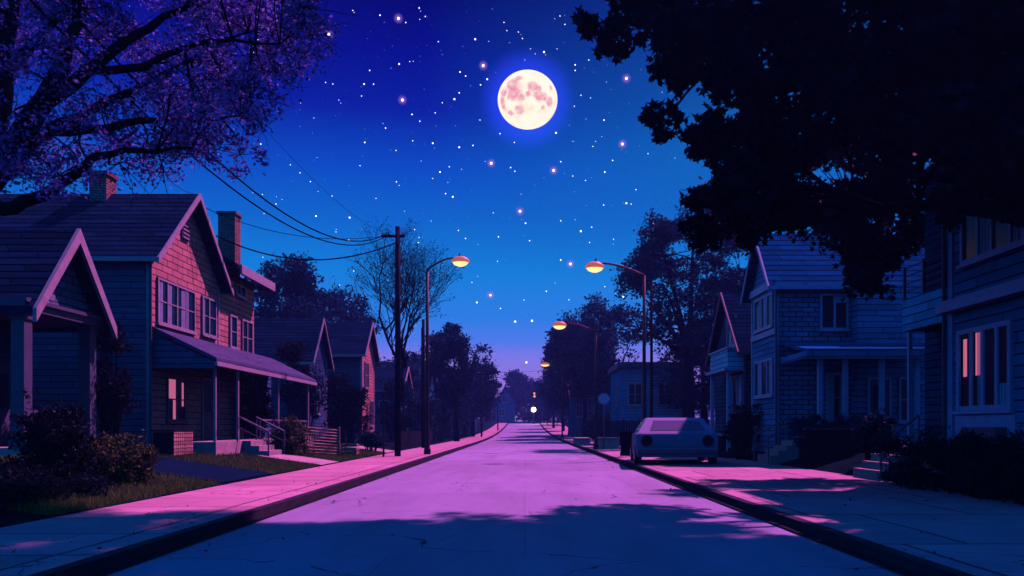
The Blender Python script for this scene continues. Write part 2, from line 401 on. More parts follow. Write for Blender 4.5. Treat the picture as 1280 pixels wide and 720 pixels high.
def star(px, py, size, mat, label, group):
    k = mat.name
    p = at(px, py, 4000)
    if k not in proto:
        proto[k] = ball('star', p, size, mat, 10, 6).data; o = C.objects[-1]
        o.location = p
    else:
        o = bpy.data.objects.new('star', proto[k]); C.objects.link(o); o.location = p
    o.scale = (size,)*3
    tag(o, label, 'star', group)
special = [(498,23,'large pink star near the top edge, up and left of the moon'), (411,43,'pink star at the tip of the purple blossom tree'),
 (604,82,'pink star just left of the upper part of the moon'), (503,125,'pink star far left of the moon at its height'),
 (783,98,'pink star beside the black leaves, right of the moon'), (778,180,'pink star right of and below the moon, left of the black leaves'),
 (614,204,'pink star below the moon and slightly left of it'), (692,213,'pink star below the moon and slightly right of it'),
 (650,264,'pink star far below the moon, in the middle of the sky'), (713,330,'pink star just left of the nearest right street lamp head'),
 (613,369,'bright star low in the sky, right of the left street lamp head'), (658,453,'lowest star, just above the purple horizon at the end of the road'),
 (644,402,'bright star low above the road, left one of a level pair'), (665,401,'bright star low above the road, right one of a level pair'),
 (382,391,'bright star low over the ridge of the dark second roof on the left')]
for px, py, lab in special:
    star(px, py, 6.4 if 'pink' in lab or py == 391 else 5.2, starP if 'pink' in lab else starW, lab, 'bright stars in the night sky')
listed = [(441,13),(524,10),(475,19),(548,52),(630,28),(594,49),(648,40),(653,48),(680,65),(719,81),(719,88),(462,88),(455,105),(416,105),(407,103),(499,80),(575,90),(582,95),(609,99),
 (574,116),(568,124),(452,120),(515,143),(482,160),(544,141),(456,178),(516,176),(541,179),(574,184),(495,188),(625,167),(643,178),(741,183),(695,166),(701,202),(716,220),(756,215),(795,237),
 (783,254),(789,255),(810,192),(573,288),(582,298),(557,242),(566,246),(657,279),(701,276),(767,299),(737,303),(726,289),(623,296),(701,325),(590,353),(655,375),(779,371),(326,180),(375,216),
 (388,227),(328,243),(363,206),(415,245),(437,272),(345,255),(450,207),(550,215),(600,150),(736,75),(755,150),(760,30),(700,20),(395,270),(470,248),(330,267),(420,290),(436,300),(523,303),(683,364),(596,378)]
LABS = 'small white star among many in the blue night sky'
for px, py in listed: star(px, py, 2.1 + RNG.random()**2*2.4, starW, LABS, 'small stars in the night sky')
def insky(px, py):
    return (px-659)**2 + (py-125)**2 > 50**2
n_ = 0
while n_ < 110:
    px, py = RNG.uniform(300, 880), RNG.uniform(4, 400)
    if insky(px, py): star(px, py, 1.2 + RNG.random()**2*1.6, starW, LABS, 'small stars in the night sky'); n_ += 1
mb = MB(); n_ = 0
while n_ < 1100:
    px, py = RNG.uniform(-40, 1300), 445*RNG.random()**1.1 + 2
    if not insky(px, py): continue
    c = at(px, py, 4300); s = .8 + 1.6*RNG.random()**2.5; n_ += 1
    k = len(mb.v)
    mb.v += [(c[0]+s,c[1],c[2]),(c[0]-s,c[1],c[2]),(c[0],c[1]+s,c[2]),(c[0],c[1]-s,c[2]),(c[0],c[1],c[2]+s),(c[0],c[1],c[2]-s)]
    for f in ((0,2,4),(2,1,4),(1,3,4),(3,0,4),(2,0,5),(1,2,5),(3,1,5),(0,3,5)): mb.f.append(tuple(k+i for i in f))
tag(mb.build('faint_stars', starF), 'countless faint blue star specks filling the night sky', 'stars', kind='stuff')

# ------------------------------------------------------------------ ground, road, pavements
RL, RR = -4.35, 3.93                     # road edges
def rise(y):
    t = min(1, max(0, (y - 70) / 150)); return 3.0 * t * t
def gz(x, y):
    r = rise(y)
    if x <= -7.05: return r + .16 + .62 * min(1, max(0, (-7.05 - x) / 4.3))
    if x >= 9.15: return r + .16 + .5 * min(1, max(0, (x - 9.15) / 1.8))
    return r - .05
def sheet(name, mat, xs, ys, zf):
    mb = MB()
    for y in ys:
        for x in xs: mb.v.append((x, y, zf(x, y)))
    k = len(xs)
    for j in range(len(ys)-1):
        for i in range(k-1): mb.f.append((j*k+i, j*k+i+1, (j+1)*k+i+1, (j+1)*k+i))
    o = mb.build(name, mat); return tag(o, kind='structure')
YS = [-30, 0] + list(range(5, 70, 5)) + list(range(70, 226, 5)) + [240, 300, 450]
sheet('ground', M['earth'], [-240,-100,-40,-20,-11.35,-10.5,-9.5,-8.5,-7.75,-7.05,-7.0,0,9.1,9.15,9.6,10.2,10.95,20,40,100,240], YS, gz)
sheet('road', M['asphalt'], [RL, -2, 0, 2, RR], [y for y in YS if y < 220] , lambda x, y: rise(y) + .012*(1-((x+.2)/4.2)**2)*3)
YR = [y for y in YS if y <= 205]
sheet('kerb_shade', M['kerb_shade'], [RL, RL+.14], YR, lambda x, y: rise(y)+.03)  # dark strip painting the shade at the foot of the left kerb
sheet('kerb_shade', M['kerb_shade'], [RR-.14, RR], YR, lambda x, y: rise(y)+.03)  # the same painted shade along the right kerb
def strip(name, mat, x0, x1, ys, top, bevel=0):
    mb = MB()
    for a, b_ in zip(ys[:-1], ys[1:]):
        mb.hexa([(x0,a,rise(a)-.1),(x1,a,rise(a)-.1),(x1,b_,rise(b_)-.1),(x0,b_,rise(b_)-.1),(x0,a,rise(a)+top),(x1,a,rise(a)+top),(x1,b_,rise(b_)+top),(x0,b_,rise(b_)+top)])
    return tag(mb.build(name, mat), kind='structure')
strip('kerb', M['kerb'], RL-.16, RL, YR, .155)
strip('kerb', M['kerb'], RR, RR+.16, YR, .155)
sheet('sidewalk', M['walk'], [-7.08, RL-.16], YR, lambda x, y: rise(y)+.15)
sheet('sidewalk', M['walk2'], [RR+.16, 9.2], YR, lambda x, y: rise(y)+.15)
sheet('cross_street', M['drive'], [-80, 0, 80], [205, 212, 219], lambda x, y: rise(y)+.05)
# driveway on the left and the front walk, lying on the sloping lawn
sheet('driveway', M['drive'], [-15,-11.35,-10.5,-9.5,-8.5,-7.75,-7.1], [18.9, 20.5, 22.6], lambda x, y: gz(x, y)+.03)
sheet('path', M['step'], [-9.3,-8.5,-7.75,-7.06], [27.8, 30.4], lambda x, y: gz(x, y)+.03)
sheet('path', M['step'], [-9.6,-8.5,-7.75,-7.06], [41, 44], lambda x, y: gz(x, y)+.03)

# ------------------------------------------------------------------ leaves and trees
LEAF = {'diamond': [(0,0),(.32,.45),(0,1),(-.32,.45)],
        'oval': [(0,0),(.25,.25),(.27,.6),(0,1),(-.27,.6),(-.25,.25)],
        'maple': [(0,0),(.42,.12),(.30,.36),(.62,.62),(.2,.62),(0,1.05),(-.2,.62),(-.62,.62),(-.30,.36),(-.42,.12)],
        'blade': [(-.06,0),(.06,0),(.02,.6),(0,1)]}
def leaf_mesh(name, pos, size, shape, mat, parent=None, up=.35, root=None, droop=0.0, upright=False):
    pos = np.asarray(pos, float); N = len(pos)
    T = np.array(LEAF[shape]); K = len(T)
    sz = size * RNG.uniform(.65, 1.35, N)
    if upright:
        d = RNG.normal(0, .35, (N, 3)); d[:, 2] = 1
    else:
        d = RNG.normal(0, 1, (N, 3)); d[:, 2] = d[:, 2]*.7 + up - droop
    d /= np.linalg.norm(d, axis=1)[:, None]
    r = RNG.normal(0, 1, (N, 3)); a = np.cross(d, r); a /= np.linalg.norm(a, axis=1)[:, None]
    nrm = np.cross(a, d)
    fold = np.abs(T[:, 0])*.35
    V = pos[:, None, :] + sz[:, None, None]*(a[:, None, :]*T[None, :, 0, None] + d[:, None, :]*T[None, :, 1, None] + nrm[:, None, :]*fold[None, :, None])
    off = np.zeros(3)
    rt = root or parent
    while rt is not None and rt.parent: rt = rt.parent
    if rt is not None: off = np.array(rt.location)
    V = (V - off).reshape(-1, 3)
    me = bpy.data.meshes.new(name)
    me.vertices.add(N*K); me.vertices.foreach_set('co', V.ravel())
    me.loops.add(N*K); me.loops.foreach_set('vertex_index', np.arange(N*K, dtype=np.int32))
    me.polygons.add(N); me.polygons.foreach_set('loop_start', np.arange(0, N*K, K, dtype=np.int32))
    me.update(calc_edges=True)
    me.materials.append(mat)
    o = bpy.data.objects.new(name, me); C.objects.link(o)
    if parent: o.parent = parent
    return o
def puff(clumps, per, sub=9, tight=.42, flat=.8):
    """leaf positions: every clump (x,y,z,r) is broken into sub-clumps so that gaps show between them"""
    out = []
    for x, y, z, r in clumps:
        k = max(3, int(sub))
        d = RNG.normal(0, 1, (k, 3)); d /= np.linalg.norm(d, axis=1)[:, None]
        c = d * (r * RNG.uniform(.35, 1, k)**.6)[:, None]; c[:, 2] *= flat
        n_ = max(2, int(per / k))
        for q in c:
            p = RNG.normal(0, r*tight*.5, (n_, 3)); p[:, 2] *= .75
            out.append(p + q + np.array((x, y, z)))
    return np.concatenate(out)
def bez(a, b, bend, n_=7):
    a, b = Vector(a), Vector(b); m = (a + b)/2 + Vector(bend)
    return [a*(1-t)**2 + m*2*t*(1-t) + b*t*t for t in [i/(n_-1) for i in range(n_)]]
def limbs(mb, start, r0, clumps, fork=None, mains=5, twigs=4, tw=.012):
    """trunk to a fork, main limbs to spread targets, boughs from the limbs to every clump, twigs within the clump"""
    fork = Vector(fork)
    mb.tube(bez(start, fork, (RNG.uniform(-.2,.2), RNG.uniform(-.2,.2), 0)), [r0*(1.25 - .5*i/6) for i in range(7)], 9)
    cl = [Vector(c[:3]) for c in clumps]
    picks = []
    pool = cl[:]; cur = max(pool, key=lambda q: (q-fork).length); picks.append(cur)
    while len(picks) < min(mains, len(cl)):
        picks.append(max(pool, key=lambda q: min((q-p).length for p in picks)))
    nodes = []
    for p in picks:
        e = fork + (p - fork)*.85
        path = bez(fork, e, (RNG.uniform(-.3,.3), RNG.uniform(-.3,.3), (p-fork).length*.12), 9)
        rr = [r0*.62*(1 - .82*i/8) for i in range(9)]
        mb.tube(path, rr, 7); nodes += list(zip(path[2:], rr[2:]))
    for c, full in zip(cl, clumps):
        nd, nr = min(nodes, key=lambda q: (q[0]-c).length + max(0, q[0].z - c.z)*.5)
        if (nd - c).length > .25:
            path = bez(nd, c, (RNG.uniform(-.3,.3), RNG.uniform(-.3,.3), .15*(c-nd).length), 6)
            r1 = max(tw*1.6, min(nr*.6, .02 + .022*(c-nd).length))
            mb.tube(path, [r1*(1-.7*i/5) for i in range(6)], 5)
        for k in range(twigs):
            d = Vector(RNG.normal(0, 1, 3)); d.z = d.z*.6 + .2; d.normalize()
            mb.tube(bez(c, c + d*full[3]*RNG.uniform(.6, 1.05), Vector(RNG.normal(0, .12*full[3], 3)), 4), [tw, tw*.8, tw*.6, tw*.35], 3, False)
def tree(name, label, cat, base, clumps, leafmat, trunk_r, per=180, size=.16, shape='diamond', fork=None, mains=5, twigs=3, group=None, sub=9, tight=.42, tw=.012, up=.35):
    t = thing(name, label, cat, base, group)
    mb = MB()
    fork = fork or (base[0], base[1], base[2] + .35*(max(c[2] for c in clumps) - base[2]))
    limbs(mb, base, trunk_r, clumps, fork, mains, twigs, tw)
    mb.build('trunk', M['bark'], t, True)
    leaf_mesh('crown', puff(clumps, per, sub, tight), size, shape, leafmat, t, up)
    return t
def inpoly(x, y, P):
    c = False; j = len(P)-1
    for i in range(len(P)):
        if (P[i][1] > y) != (P[j][1] > y) and x < (P[j][0]-P[i][0])*(y-P[i][1])/(P[j][1]-P[i][1])+P[i][0]: c = not c
        j = i
    return c
def ellip(cx, cy, cz, rx, ry, rz, n_, r, shell=.5):
    out = []
    for _ in range(n_):
        d = RNG.normal(0, 1, 3); d /= np.linalg.norm(d); q = RNG.uniform(shell, 1)**.7
        out.append((cx+d[0]*rx*q, cy+d[1]*ry*q, cz+d[2]*rz*q, r*RNG.uniform(.7, 1.3)))
    return out

# black maple in the right foreground, its trunk out of frame on the right
P2 = [(775,-260),(752,-40),(790,40),(850,80),(870,112),(915,120),(915,135),(848,150),(852,165),(905,200),(893,225),(905,265),(935,285),(965,262),(1010,258),(1062,268),(1075,300),(1078,345),(1092,352),(1118,292),
      (1160,285),(1200,248),(1290,262),(1500,240),(1500,-420),(900,-420)]
cl = []
tries = 0
while len(cl) < 400 and tries < 20000:
    tries += 1
    px, py = RNG.uniform(740, 1500), RNG.uniform(-420, 360)
    if not inpoly(px, py, P2): continue
    Y = RNG.uniform(11.0, 13.6) if px > 1180 else RNG.uniform(13.5, 19.5)
    if 1000 < px < 1180 and py > 170: Y = RNG.uniform(22.8, 25.6)
    p = at(px, py, Y)
    if p[2] > 13.5 - .03*(p[0]-6)**2 or p[0] > 11.5: continue
    cl.append((p[0], p[1], p[2], RNG.uniform(.38, .62)))
for px, py in [(752,35),(765,50),(832,152),(870,260),(880,290),(1065,330),(1090,352),(835,95),(1110,320),(1195,262),(1265,262),(925,290),(880,180)]:
    p = at(px, py, 24 if 1000 < px < 1180 else (13 if px > 1180 else 16)); cl.append((p[0], p[1], p[2], .4))
for px in range(890, 1200, 34):
    for py in (205, 245, 278):
        if py == 278 and px < 930: continue
        Y = RNG.uniform(16, 19) if px < 1000 else RNG.uniform(22.8, 24.5)
        p = at(px + RNG.uniform(-12, 12), py + RNG.uniform(-10, 10), Y); cl.append((p[0], p[1], p[2], .55 if Y < 20 else .8))
for px, py in [(1060,300),(1075,325),(1100,310),(1120,285),(1085,360),(1130,300)]:
    p = at(px, py, 24); cl.append((p[0], p[1], p[2], .7))
for _ in range(26):
    p = at(RNG.uniform(1010, 1210), RNG.uniform(-90, 205), RNG.uniform(12.2, 15)); cl.append((p[0], p[1], p[2], RNG.uniform(.4, .6)))
shade_cl = []; k_ = 0
while k_ < 230:                       # unseen extra crown above the view, added to shade the foreground
    x, y = RNG.uniform(-.8, 9.5), (RNG.uniform(16, 21.3) if k_ > 90 else RNG.uniform(12.5, 21.3))
    z = RNG.uniform(12.6, 15.5) - .012*(x-2)**2
    if CAMZ + (CY+25)/FX*y > z - .95: continue
    if ((x-.5)/10.5)**2 + ((y-16.2)/5.4)**2 > 1: continue
    shade_cl.append((x, y, z, RNG.uniform(.6, .9))); k_ += 1
mt = thing('maple_tree', 'huge black-leaved tree overhanging the street from the right', 'tree', (9.0, 12.2, .2))
mb = MB()
limbs(mb, (9.0, 12.2, .2), .3, cl, (8.6, 12.6, 4.6), 9, 3, .012)
limbs(mb, (8.6, 12.6, 4.5), .22, shade_cl, (7.4, 13.0, 11.6), 8, 2, .012)
mb.build('trunk', M['bark'], mt, True)
leaf_mesh('crown', np.concatenate([puff(cl, 165, 7, .46), puff(shade_cl, 190, 8, .5)]), .175, 'maple', M['leaf_right'], mt)

# blossoming tree in the left foreground, leaning in from the left
P1 = [(-200,-220),(-200,180),(0,225),(60,225),(140,225),(220,220),(280,215),(310,190),(300,160),(330,130),(350,100),(395,80),(402,50),(385,15),(372,-30),(330,-220)]
cl = []; tries = 0
while len(cl) < 230 and tries < 20000:
    tries += 1
    px, py = RNG.uniform(-200, 402), RNG.uniform(-220, 240)
    if not inpoly(px, py, P1): continue
    if px < 170 and py > 60 and RNG.random() < .45: continue
    if py < 30 and px < 200 and RNG.random() < .3: continue
    p = at(px, py, RNG.uniform(11.5, 15.5))
    cl.append((p[0], p[1], p[2], RNG.uniform(.3, .55)))
t1 = thing('blossom_tree', 'large leaning tree with purple blossom over the left houses', 'tree', (-11.2, 13, .7))
mb = MB()
fk = Vector(at(-25, 235, 13))
mb.tube(bez((-11.2, 13, .7), fk, (-.1, 0, .5), 8), [.36-.02*i for i in range(8)], 10)
mains = [[(-25,235),(15,200),(45,140),(75,90),(95,30),(100,-60)], [(-25,235),(0,130),(5,60),(20,0),(30,-90)], [(15,200),(60,165),(110,140),(175,110),(240,75),(310,40)], [(-25,235),(0,262),(50,243),(95,215),(120,195),(175,190),(240,185)],
         [(45,140),(110,90),(160,45),(230,10),(300,-40)], [(60,165),(130,160),(200,150),(260,150),(300,145)], [(110,90),(180,80),(260,50),(350,55)], [(5,90),(55,40),(110,-10),(180,-60)]]
nodes = []
for k, ml in enumerate(mains):
    pts = []
    for i, (px, py) in enumerate(ml):
        pts.append(Vector(at(px, py, 13 + (k % 3 - 1)*.28*i)))
    fine = []
    for i in range(len(pts)-1):
        for j in range(3): fine.append(pts[i].lerp(pts[i+1], j/3) + Vector(RNG.normal(0, .02, 3)))
    fine.append(pts[-1])
    r0 = [.25,.22,.12,.13,.13,.09,.08,.1][k]
    rr = [r0*(1-.85*i/(len(fine)-1)) for i in range(len(fine))]
    mb.tube(fine, rr, 7); nodes += list(zip(fine[2:], rr[2:]))
for c in cl:
    cv = Vector(c[:3]); nd, nr = min(nodes, key=lambda q: (q[0]-cv).length)
    path = bez(nd, cv, Vector(RNG.normal(0, .15, 3)) + Vector((0,0,.1)), 6)
    r1 = max(.012, min(nr*.7, .014+.014*(cv-nd).length)); mb.tube(path, [r1*(1-.6*i/5) for i in range(6)], 4)
    for k in range(9):
        d = Vector(RNG.normal(0, 1, 3)); d.x += .3; d.normalize()
        e = cv + d*RNG.uniform(.3, .85)
        mb.tube(bez(cv, e, Vector(RNG.normal(0, .12, 3)), 5), [.008,.007,.006,.005,.003], 3, False)
mb.build('trunk', M['bark'], t1, True)
pos = puff(cl, 330, 12, .42)
leaf_mesh('crown', pos, .066, 'oval', M['leaf_left'], t1, .1)

# bare tree behind the utility pole
def bare(name, label, base, h, spread, r0, seed, depth=6):
    rg = random.Random(seed); t = thing(name, label, 'tree', base); mb = MB(); tips = []
    def grow(p, d, L, r, k):
        e = p + d*L
        mid = p.lerp(e, .5) + Vector((rg.gauss(0,.06*L), rg.gauss(0,.06*L), 0))
        mb.tube([p, mid, e], [r, r*.85, r*.68], 6 if k > 3 else 3, False)
        if k == 0: tips.append(e); return
        for i in range(3 if k != 3 else 4):
            nd = (d + Vector((rg.gauss(0, .46)*spread, rg.gauss(0, .46)*spread, rg.gauss(.12, .26)))).normalized()
            grow(p.lerp(e, rg.uniform(.55, 1)), nd, L*rg.uniform(.66, .84), r*.6, k-1)
    grow(Vector(base), Vector((-.04, 0, 1)), h*.27, r0, depth)
    mb.build('trunk', M['bark'], t)
    leaf_mesh('crown', [tuple(q + Vector(RNG.normal(0,.14,3))) for q in tips for _ in range(5)], .10, 'diamond', M['leaf_mid'], t)
    return t
bare('bare_tree', 'nearly leafless tree with fine branches behind the utility pole', (-7.5, 50, .35), 18.0, .95, .17, 5)

G1 = 'leafy trees along the street'
def mid(label, px0, px1, py0, py1, Y, n_=26, per=230, size=.3, r=None, base_px=None, trunk=.25, mains=5, mat='leaf_mid', fr=None):
    x0, _, zt = at(px0, py0, Y); x1, _, zb = at(px1, py1, Y)
    cx, cz = (x0+x1)/2, (zt+zb)/2; rx, rz = (x1-x0)/2, (zt-zb)/2
    r = r or .30*min(rx, rz)+.15
    bx = cx if base_px is None else (base_px-CX)/FX*Y
    cl = ellip(cx, Y, cz, max(.2, rx-r*.7), min(rx, 4.5), max(.2, rz-r*.7), n_, r)
    tree('leafy_tree', label, 'tree', (bx, Y, gz(bx, Y)), cl, M[mat], trunk, per=int(per*1.45), size=size*.8, group=G1, mains=mains, twigs=2, tw=.02, sub=10, tight=.46)
mid('round leafy tree behind the wing chimney of the two-storey house', 306, 408, 314, 470, 66, 46, size=.34)
mid('low hazy tree behind the ridge of the second left roof', 378, 470, 350, 480, 90, 44, size=.42)
mid('leafy tree just right of the left street lamp post', 530, 592, 400, 515, 76, 48, size=.34, base_px=571)
mid('dense tree sloping down to the road end on the left', 556, 626, 428, 520, 104, 34, size=.42, r=1.5)
mid('tree filling the gap between utility pole and left street lamp', 478, 545, 425, 520, 84, 24, size=.36)
mid('tree beyond the pink gable on the left', 440, 500, 440, 520, 72, 20, size=.33)
mid('tall tree with many sky gaps behind the nearest right street lamp', 768, 952, 246, 456, 57, 88, per=190, size=.30, base_px=862, trunk=.42, mains=8, r=1.0)
mid('broad dark tree low behind the parked car', 812, 935, 395, 520, 60, 34, per=220, size=.3, base_px=880, trunk=.3, mains=7, r=1.1)
mid('leafy tree around the second right street lamp', 692, 806, 366, 505, 82, 44, per=230, size=.36, base_px=766, trunk=.3, r=1.3)
mid('dense tree behind the third right street lamp head', 686, 745, 418, 522, 112, 28, size=.45, r=1.6)
mid('tree rising behind the roof of the brick-sided house', 1000, 1085, 252, 330, 50, 22, size=.28)
mid('rounded tree at the end of the road, left of the far lamp', 630, 660, 458, 520, 226, 20, size=.8, r=2.2, base_px=640)
mid('low tree at the end of the road above the far lamp', 650, 698, 468, 522, 234, 24, size=.8, r=2.4)
mid('dark tree at the end of the road on its right side', 684, 730, 478, 524, 190, 22, size=.7, r=2.0)
mid('small tree beside the far left house with pink window', 588, 616, 478, 522, 165, 20, size=.6, r=1.8)

for lab, a0, a1, b0, b1, Y, n_, px in (
    ('dense tree overhanging the road just beyond the second right lamp', 688, 775, 398, 505, 96, 46, 752),
    ('tree leaning over the road behind the third right lamp post', 684, 742, 428, 512, 118, 42, 716),
    ('dark tree over the right kerb near the end of the road', 674, 726, 450, 518, 142, 36, 704),
    ('low spreading tree shading the far right part of the road', 672, 712, 464, 519, 164, 22, 692),
    ('tall slim tree close to the right kerb, its crown over the road', 686, 732, 400, 462, 93, 26, 731),
    ('slim tree left of the third right lamp post, leaning over the far road', 679, 718, 422, 476, 109, 26, 712),
    ('dark leafy tree between the small pale houses on the left', 470, 530, 448, 540, 70, 26, 500),
    ('low dense tree hiding the trunks left of the far road', 520, 592, 468, 536, 92, 26, 548),
    ('bushy tree at the far left kerb near the road end', 570, 622, 470, 528, 128, 26, 588)):
    mid(lab, a0, a1, b0, b1, Y, n_, size=.006*Y if Y < 100 else .5, base_px=px, r=(a1-a0)/1000*Y*.22)
# far-off wood closing the view
pos = []
for _ in range(900):
    x = RNG.uniform(-140, 140); y = RNG.uniform(246, 262); h = 9 + 3*math.sin(x*.11) + 2*math.sin(x*.37+1)
    z = 3 + h*RNG.random()**.6
    pos.append((x, y, z, 2.0))
tag(leaf_mesh('wood', puff(pos, 34, 5, .7), 1.1, 'diamond', M['leaf_mid']), 'far-off dark wood closing the view behind the road end', 'wood', kind='stuff')

# bushes
def bush(name, label, clumps, mat, per=260, size=.09, shape='oval', group=None, cat='bush', twigs=3):
    c0 = np.mean(np.array([c[:2] for c in clumps]), axis=0)
    t = thing(name, label, cat, (c0[0], c0[1], gz(c0[0], c0[1])), group)
    mb = MB()
    for c in clumps:
        mb.tube(bez((c0[0]+(c[0]-c0[0])*.5, c0[1]+(c[1]-c0[1])*.5, gz(c[0], c[1])-.05), c[:3], (0,0,.1), 5), [.03,.026,.02,.015,.01], 4, False)
        for k in range(twigs):
            d = Vector(RNG.normal(0,1,3)); d.z = abs(d.z); d.normalize()
            mb.tube([c[:3], Vector(c[:3]) + d*c[3]*.9], [.008,.004], 3, False)
    mb.build('stem', M['bark'], t)
    leaf_mesh('foliage', puff(clumps, per, 9, .5), size, shape, M[mat], t, .3)
    return t
def bclumps(px0, px1, py0, py1, Y, n_, r, dy=.6):
    x0, _, zt = at(px0, py0, Y); x1, _, zb = at(px1, py1, Y)
    return ellip((x0+x1)/2, Y, (zt+zb)/2 - .1, max(.1,(x1-x0)/2-r*.5), dy, max(.1,(zt-zb)/2-r*.4), n_, r, .3)
bush('dark_bush', 'tall black bush in front of the left steep-gabled porch', bclumps(25, 108, 488, 592, 15.4, 26, .3), 'leaf_dark', 300, .075)
bush('rounded_bush', 'rounded bush with tan lit edge beside the driveway', bclumps(96, 190, 532, 610, 16.6, 26, .28), 'leaf_tan', 320, .07)
bush('small_dark_tree', 'dark bushy small tree between the two nearest left houses', bclumps(112, 162, 392, 540, 23.2, 26, .34), 'leaf_dark', 260, .09)
bush('porch_bush', 'wide brownish bush at the foot of the left porch posts', bclumps(330, 402, 522, 575, 31, 26, .3), 'leaf_tan', 280, .08)
bush('porch_shrub', 'tall dark shrub growing against the porch back wall', bclumps(288, 345, 470, 545, 33.5, 24, .36, .5), 'leaf_dark', 240, .1)
bush('yard_shrub', 'big dark shrub between the porch and the pink gable house', bclumps(396, 462, 462, 550, 45, 26, .6, 1.2), 'leaf_dark', 240, .15)
bush('yard_tree', 'dark bushy small tree right of the pink gabled house', bclumps(470, 522, 458, 552, 57, 26, .62, 1.2), 'leaf_mid', 260, .15)
bush('yard_tree', 'low dark tree before the gable of the low-roofed house', bclumps(368, 402, 440, 530, 45.6, 18, .5, .6), 'leaf_mid', 240, .14)
bush('small_bush', 'small round bush right of the wicker panel', bclumps(446, 480, 532, 562, 41, 14, .3), 'leaf_mid', 200, .1)
bush('conifer_shrub', 'spiky dark shrub against the second left roof', bclumps(348, 382, 420, 500, 43.5, 16, .5, .8), 'leaf_dark', 240, .14)
hc = []
for i in range(60):
    y = RNG.uniform(12.6, 19.3); hc.append((RNG.uniform(8.45, 9.15), y, RNG.uniform(.3, 1.25), RNG.uniform(.22, .34)))
bush('hedge', 'long clipped black hedge under the front window on the right', hc, 'leaf_dark', 330, .07, cat='hedge')
hc = [(RNG.uniform(9.6, 12.9), RNG.uniform(27.7, 28.3), RNG.uniform(.9, 1.75), RNG.uniform(.22, .36)) for _ in range(34)]
bush('porch_hedge', 'leafy shrub growing along the porch of the brick-sided house', hc, 'leaf_mid', 260, .09)
bush('step_bush', 'leafy shrub beside the steps left of the hedge', bclumps(1072, 1112, 505, 560, 23.2, 14, .3), 'leaf_mid', 240, .09)
bush('wall_bush', 'shrub on the bank behind the parked car', bclumps(897, 965, 504, 555, 33.5, 22, .36, .5), 'leaf_dark', 240, .1)
hc = [(RNG.uniform(-8.9, -7.7), RNG.uniform(61, 112), 0, 0) for _ in range(110)]
hc = [(x, y, rise(y) + RNG.uniform(.4, 3.6), RNG.uniform(.6, .95)) for x, y, _, _ in hc]
bush('tall_hedge', 'tall dark hedge along the left sidewalk towards the road end', hc, 'leaf_mid', 150, .26, cat='hedge', twigs=0)
hc = [(RNG.uniform(7.2, 8.6), RNG.uniform(72, 118), 0, 0) for _ in range(80)]
hc = [(x, y, rise(y) + RNG.uniform(.4, 2.6), RNG.uniform(.6, .9)) for x, y, _, _ in hc]
bush('tall_hedge', 'dark hedge along the right sidewalk before the far pale house', hc, 'leaf_mid', 150, .26, cat='hedge', twigs=0)
hc = [(RNG.uniform(-1.5, 16), RNG.uniform(221, 224), 3 + RNG.uniform(.3, 3.4), RNG.uniform(.8, 1.2)) for _ in range(46)]
bush('tall_hedge', 'dark hedge across the end of the road behind the white globe lamp', hc, 'leaf_mid', 120, .5, cat='hedge', twigs=0)
# ground cover and grass
pos = []
for _ in range(260):
    x, y = RNG.uniform(-13.5, -7.7), RNG.uniform(10.2, 15.2); pos.append((x, y, gz(x, y)+RNG.uniform(.03, .3), .3))
tag(leaf_mesh('ground_cover', puff(pos, 110, 6, .5, .4), .085, 'oval', M['leaf_dark']), 'low dark leafy ground cover on the left foreground bank', 'ground cover', kind='stuff')
gp = []
while len(gp) < 42000:
    x = -7.1 - 5*RNG.random()**1.3; y = 12 + 33*RNG.random()**1.5
    if 18.8 < y < 22.7 or (27.7 < y < 30.5) or (41 < y < 44): continue
    gp.append((x, y, gz(x, y) - .01))
tag(leaf_mesh('grass', gp, .12, 'blade', M['grass'], upright=True), 'short brownish grass on the lawns left of the sidewalk', 'grass', kind='stuff')

# ------------------------------------------------------------------ houses
def front(X, s): return lambda u, v, d: (X + s*d, u, v)         # u along y, d outwards to the street
def side(Y): return lambda u, v, d: (u, Y - d, v)               # u along x, d towards the camera
def window(root, P, u0, u1, v0, v1, mull=(), trans=(.5,), curt=(), trim='trim', fw=.07, name='window', lit=(), flip=False):
    mb = MB(); D = .07
    mb.mbox(P, u0, u0+fw, v0, v1, -.02, D); mb.mbox(P, u1-fw, u1, v0, v1, -.02, D)
    mb.mbox(P, u0+fw, u1-fw, v0, v0+fw, -.02, D-.004); mb.mbox(P, u0+fw, u1-fw, v1-fw, v1, -.02, D-.004)
    W, H = u1-u0, v1-v0
    for f in mull: mb.mbox(P, u0+f*W-fw*.5, u0+f*W+fw*.5, v0+fw, v1-fw, -.02, D-.01)
    cells = [0] + list(mull) + [1]
    for a, b_ in zip(cells[:-1], cells[1:]):
        for t in trans: mb.mbox(P, u0+a*W+fw*.5, u0+b_*W-fw*.5, v0+t*H-.02, v0+t*H+.02, -.02, D-.02)
    w_ = mb.build(name, M[trim], root)
    q = MB(); q.mbox(P, u0+fw*.5, u1-fw*.5, v0+fw*.5, v1-fw*.5, -.01, .02); q.build('pane', M['glass'], w_)
    q = MB(); q.mbox(P, u0-.06, u1+.06, v0-.07, v0-.005, -.02, D+.05); q.build('sill', M[trim], w_)
    for a, b_, c, d in curt:
        q = MB(); n_ = 6
        for i in range(n_):
            ua, ub = u0+W*(a+(b_-a)*i/n_), u0+W*(a+(b_-a)*(i+1)/n_)
            q.mbox(P, ua, ub, v0+H*c, v0+H*d, .021, .026 + .012*(i % 2))
        q.build('curtain', M['curtain'], w_)
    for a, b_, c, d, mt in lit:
        q = MB(); q.mbox(P, u0+W*a, u0+W*b_, v0+H*c, v0+H*d, .021, .036); tag(q.build('glow_panel', M[mt], w_), 'glowing pink part of the window')
    return w_
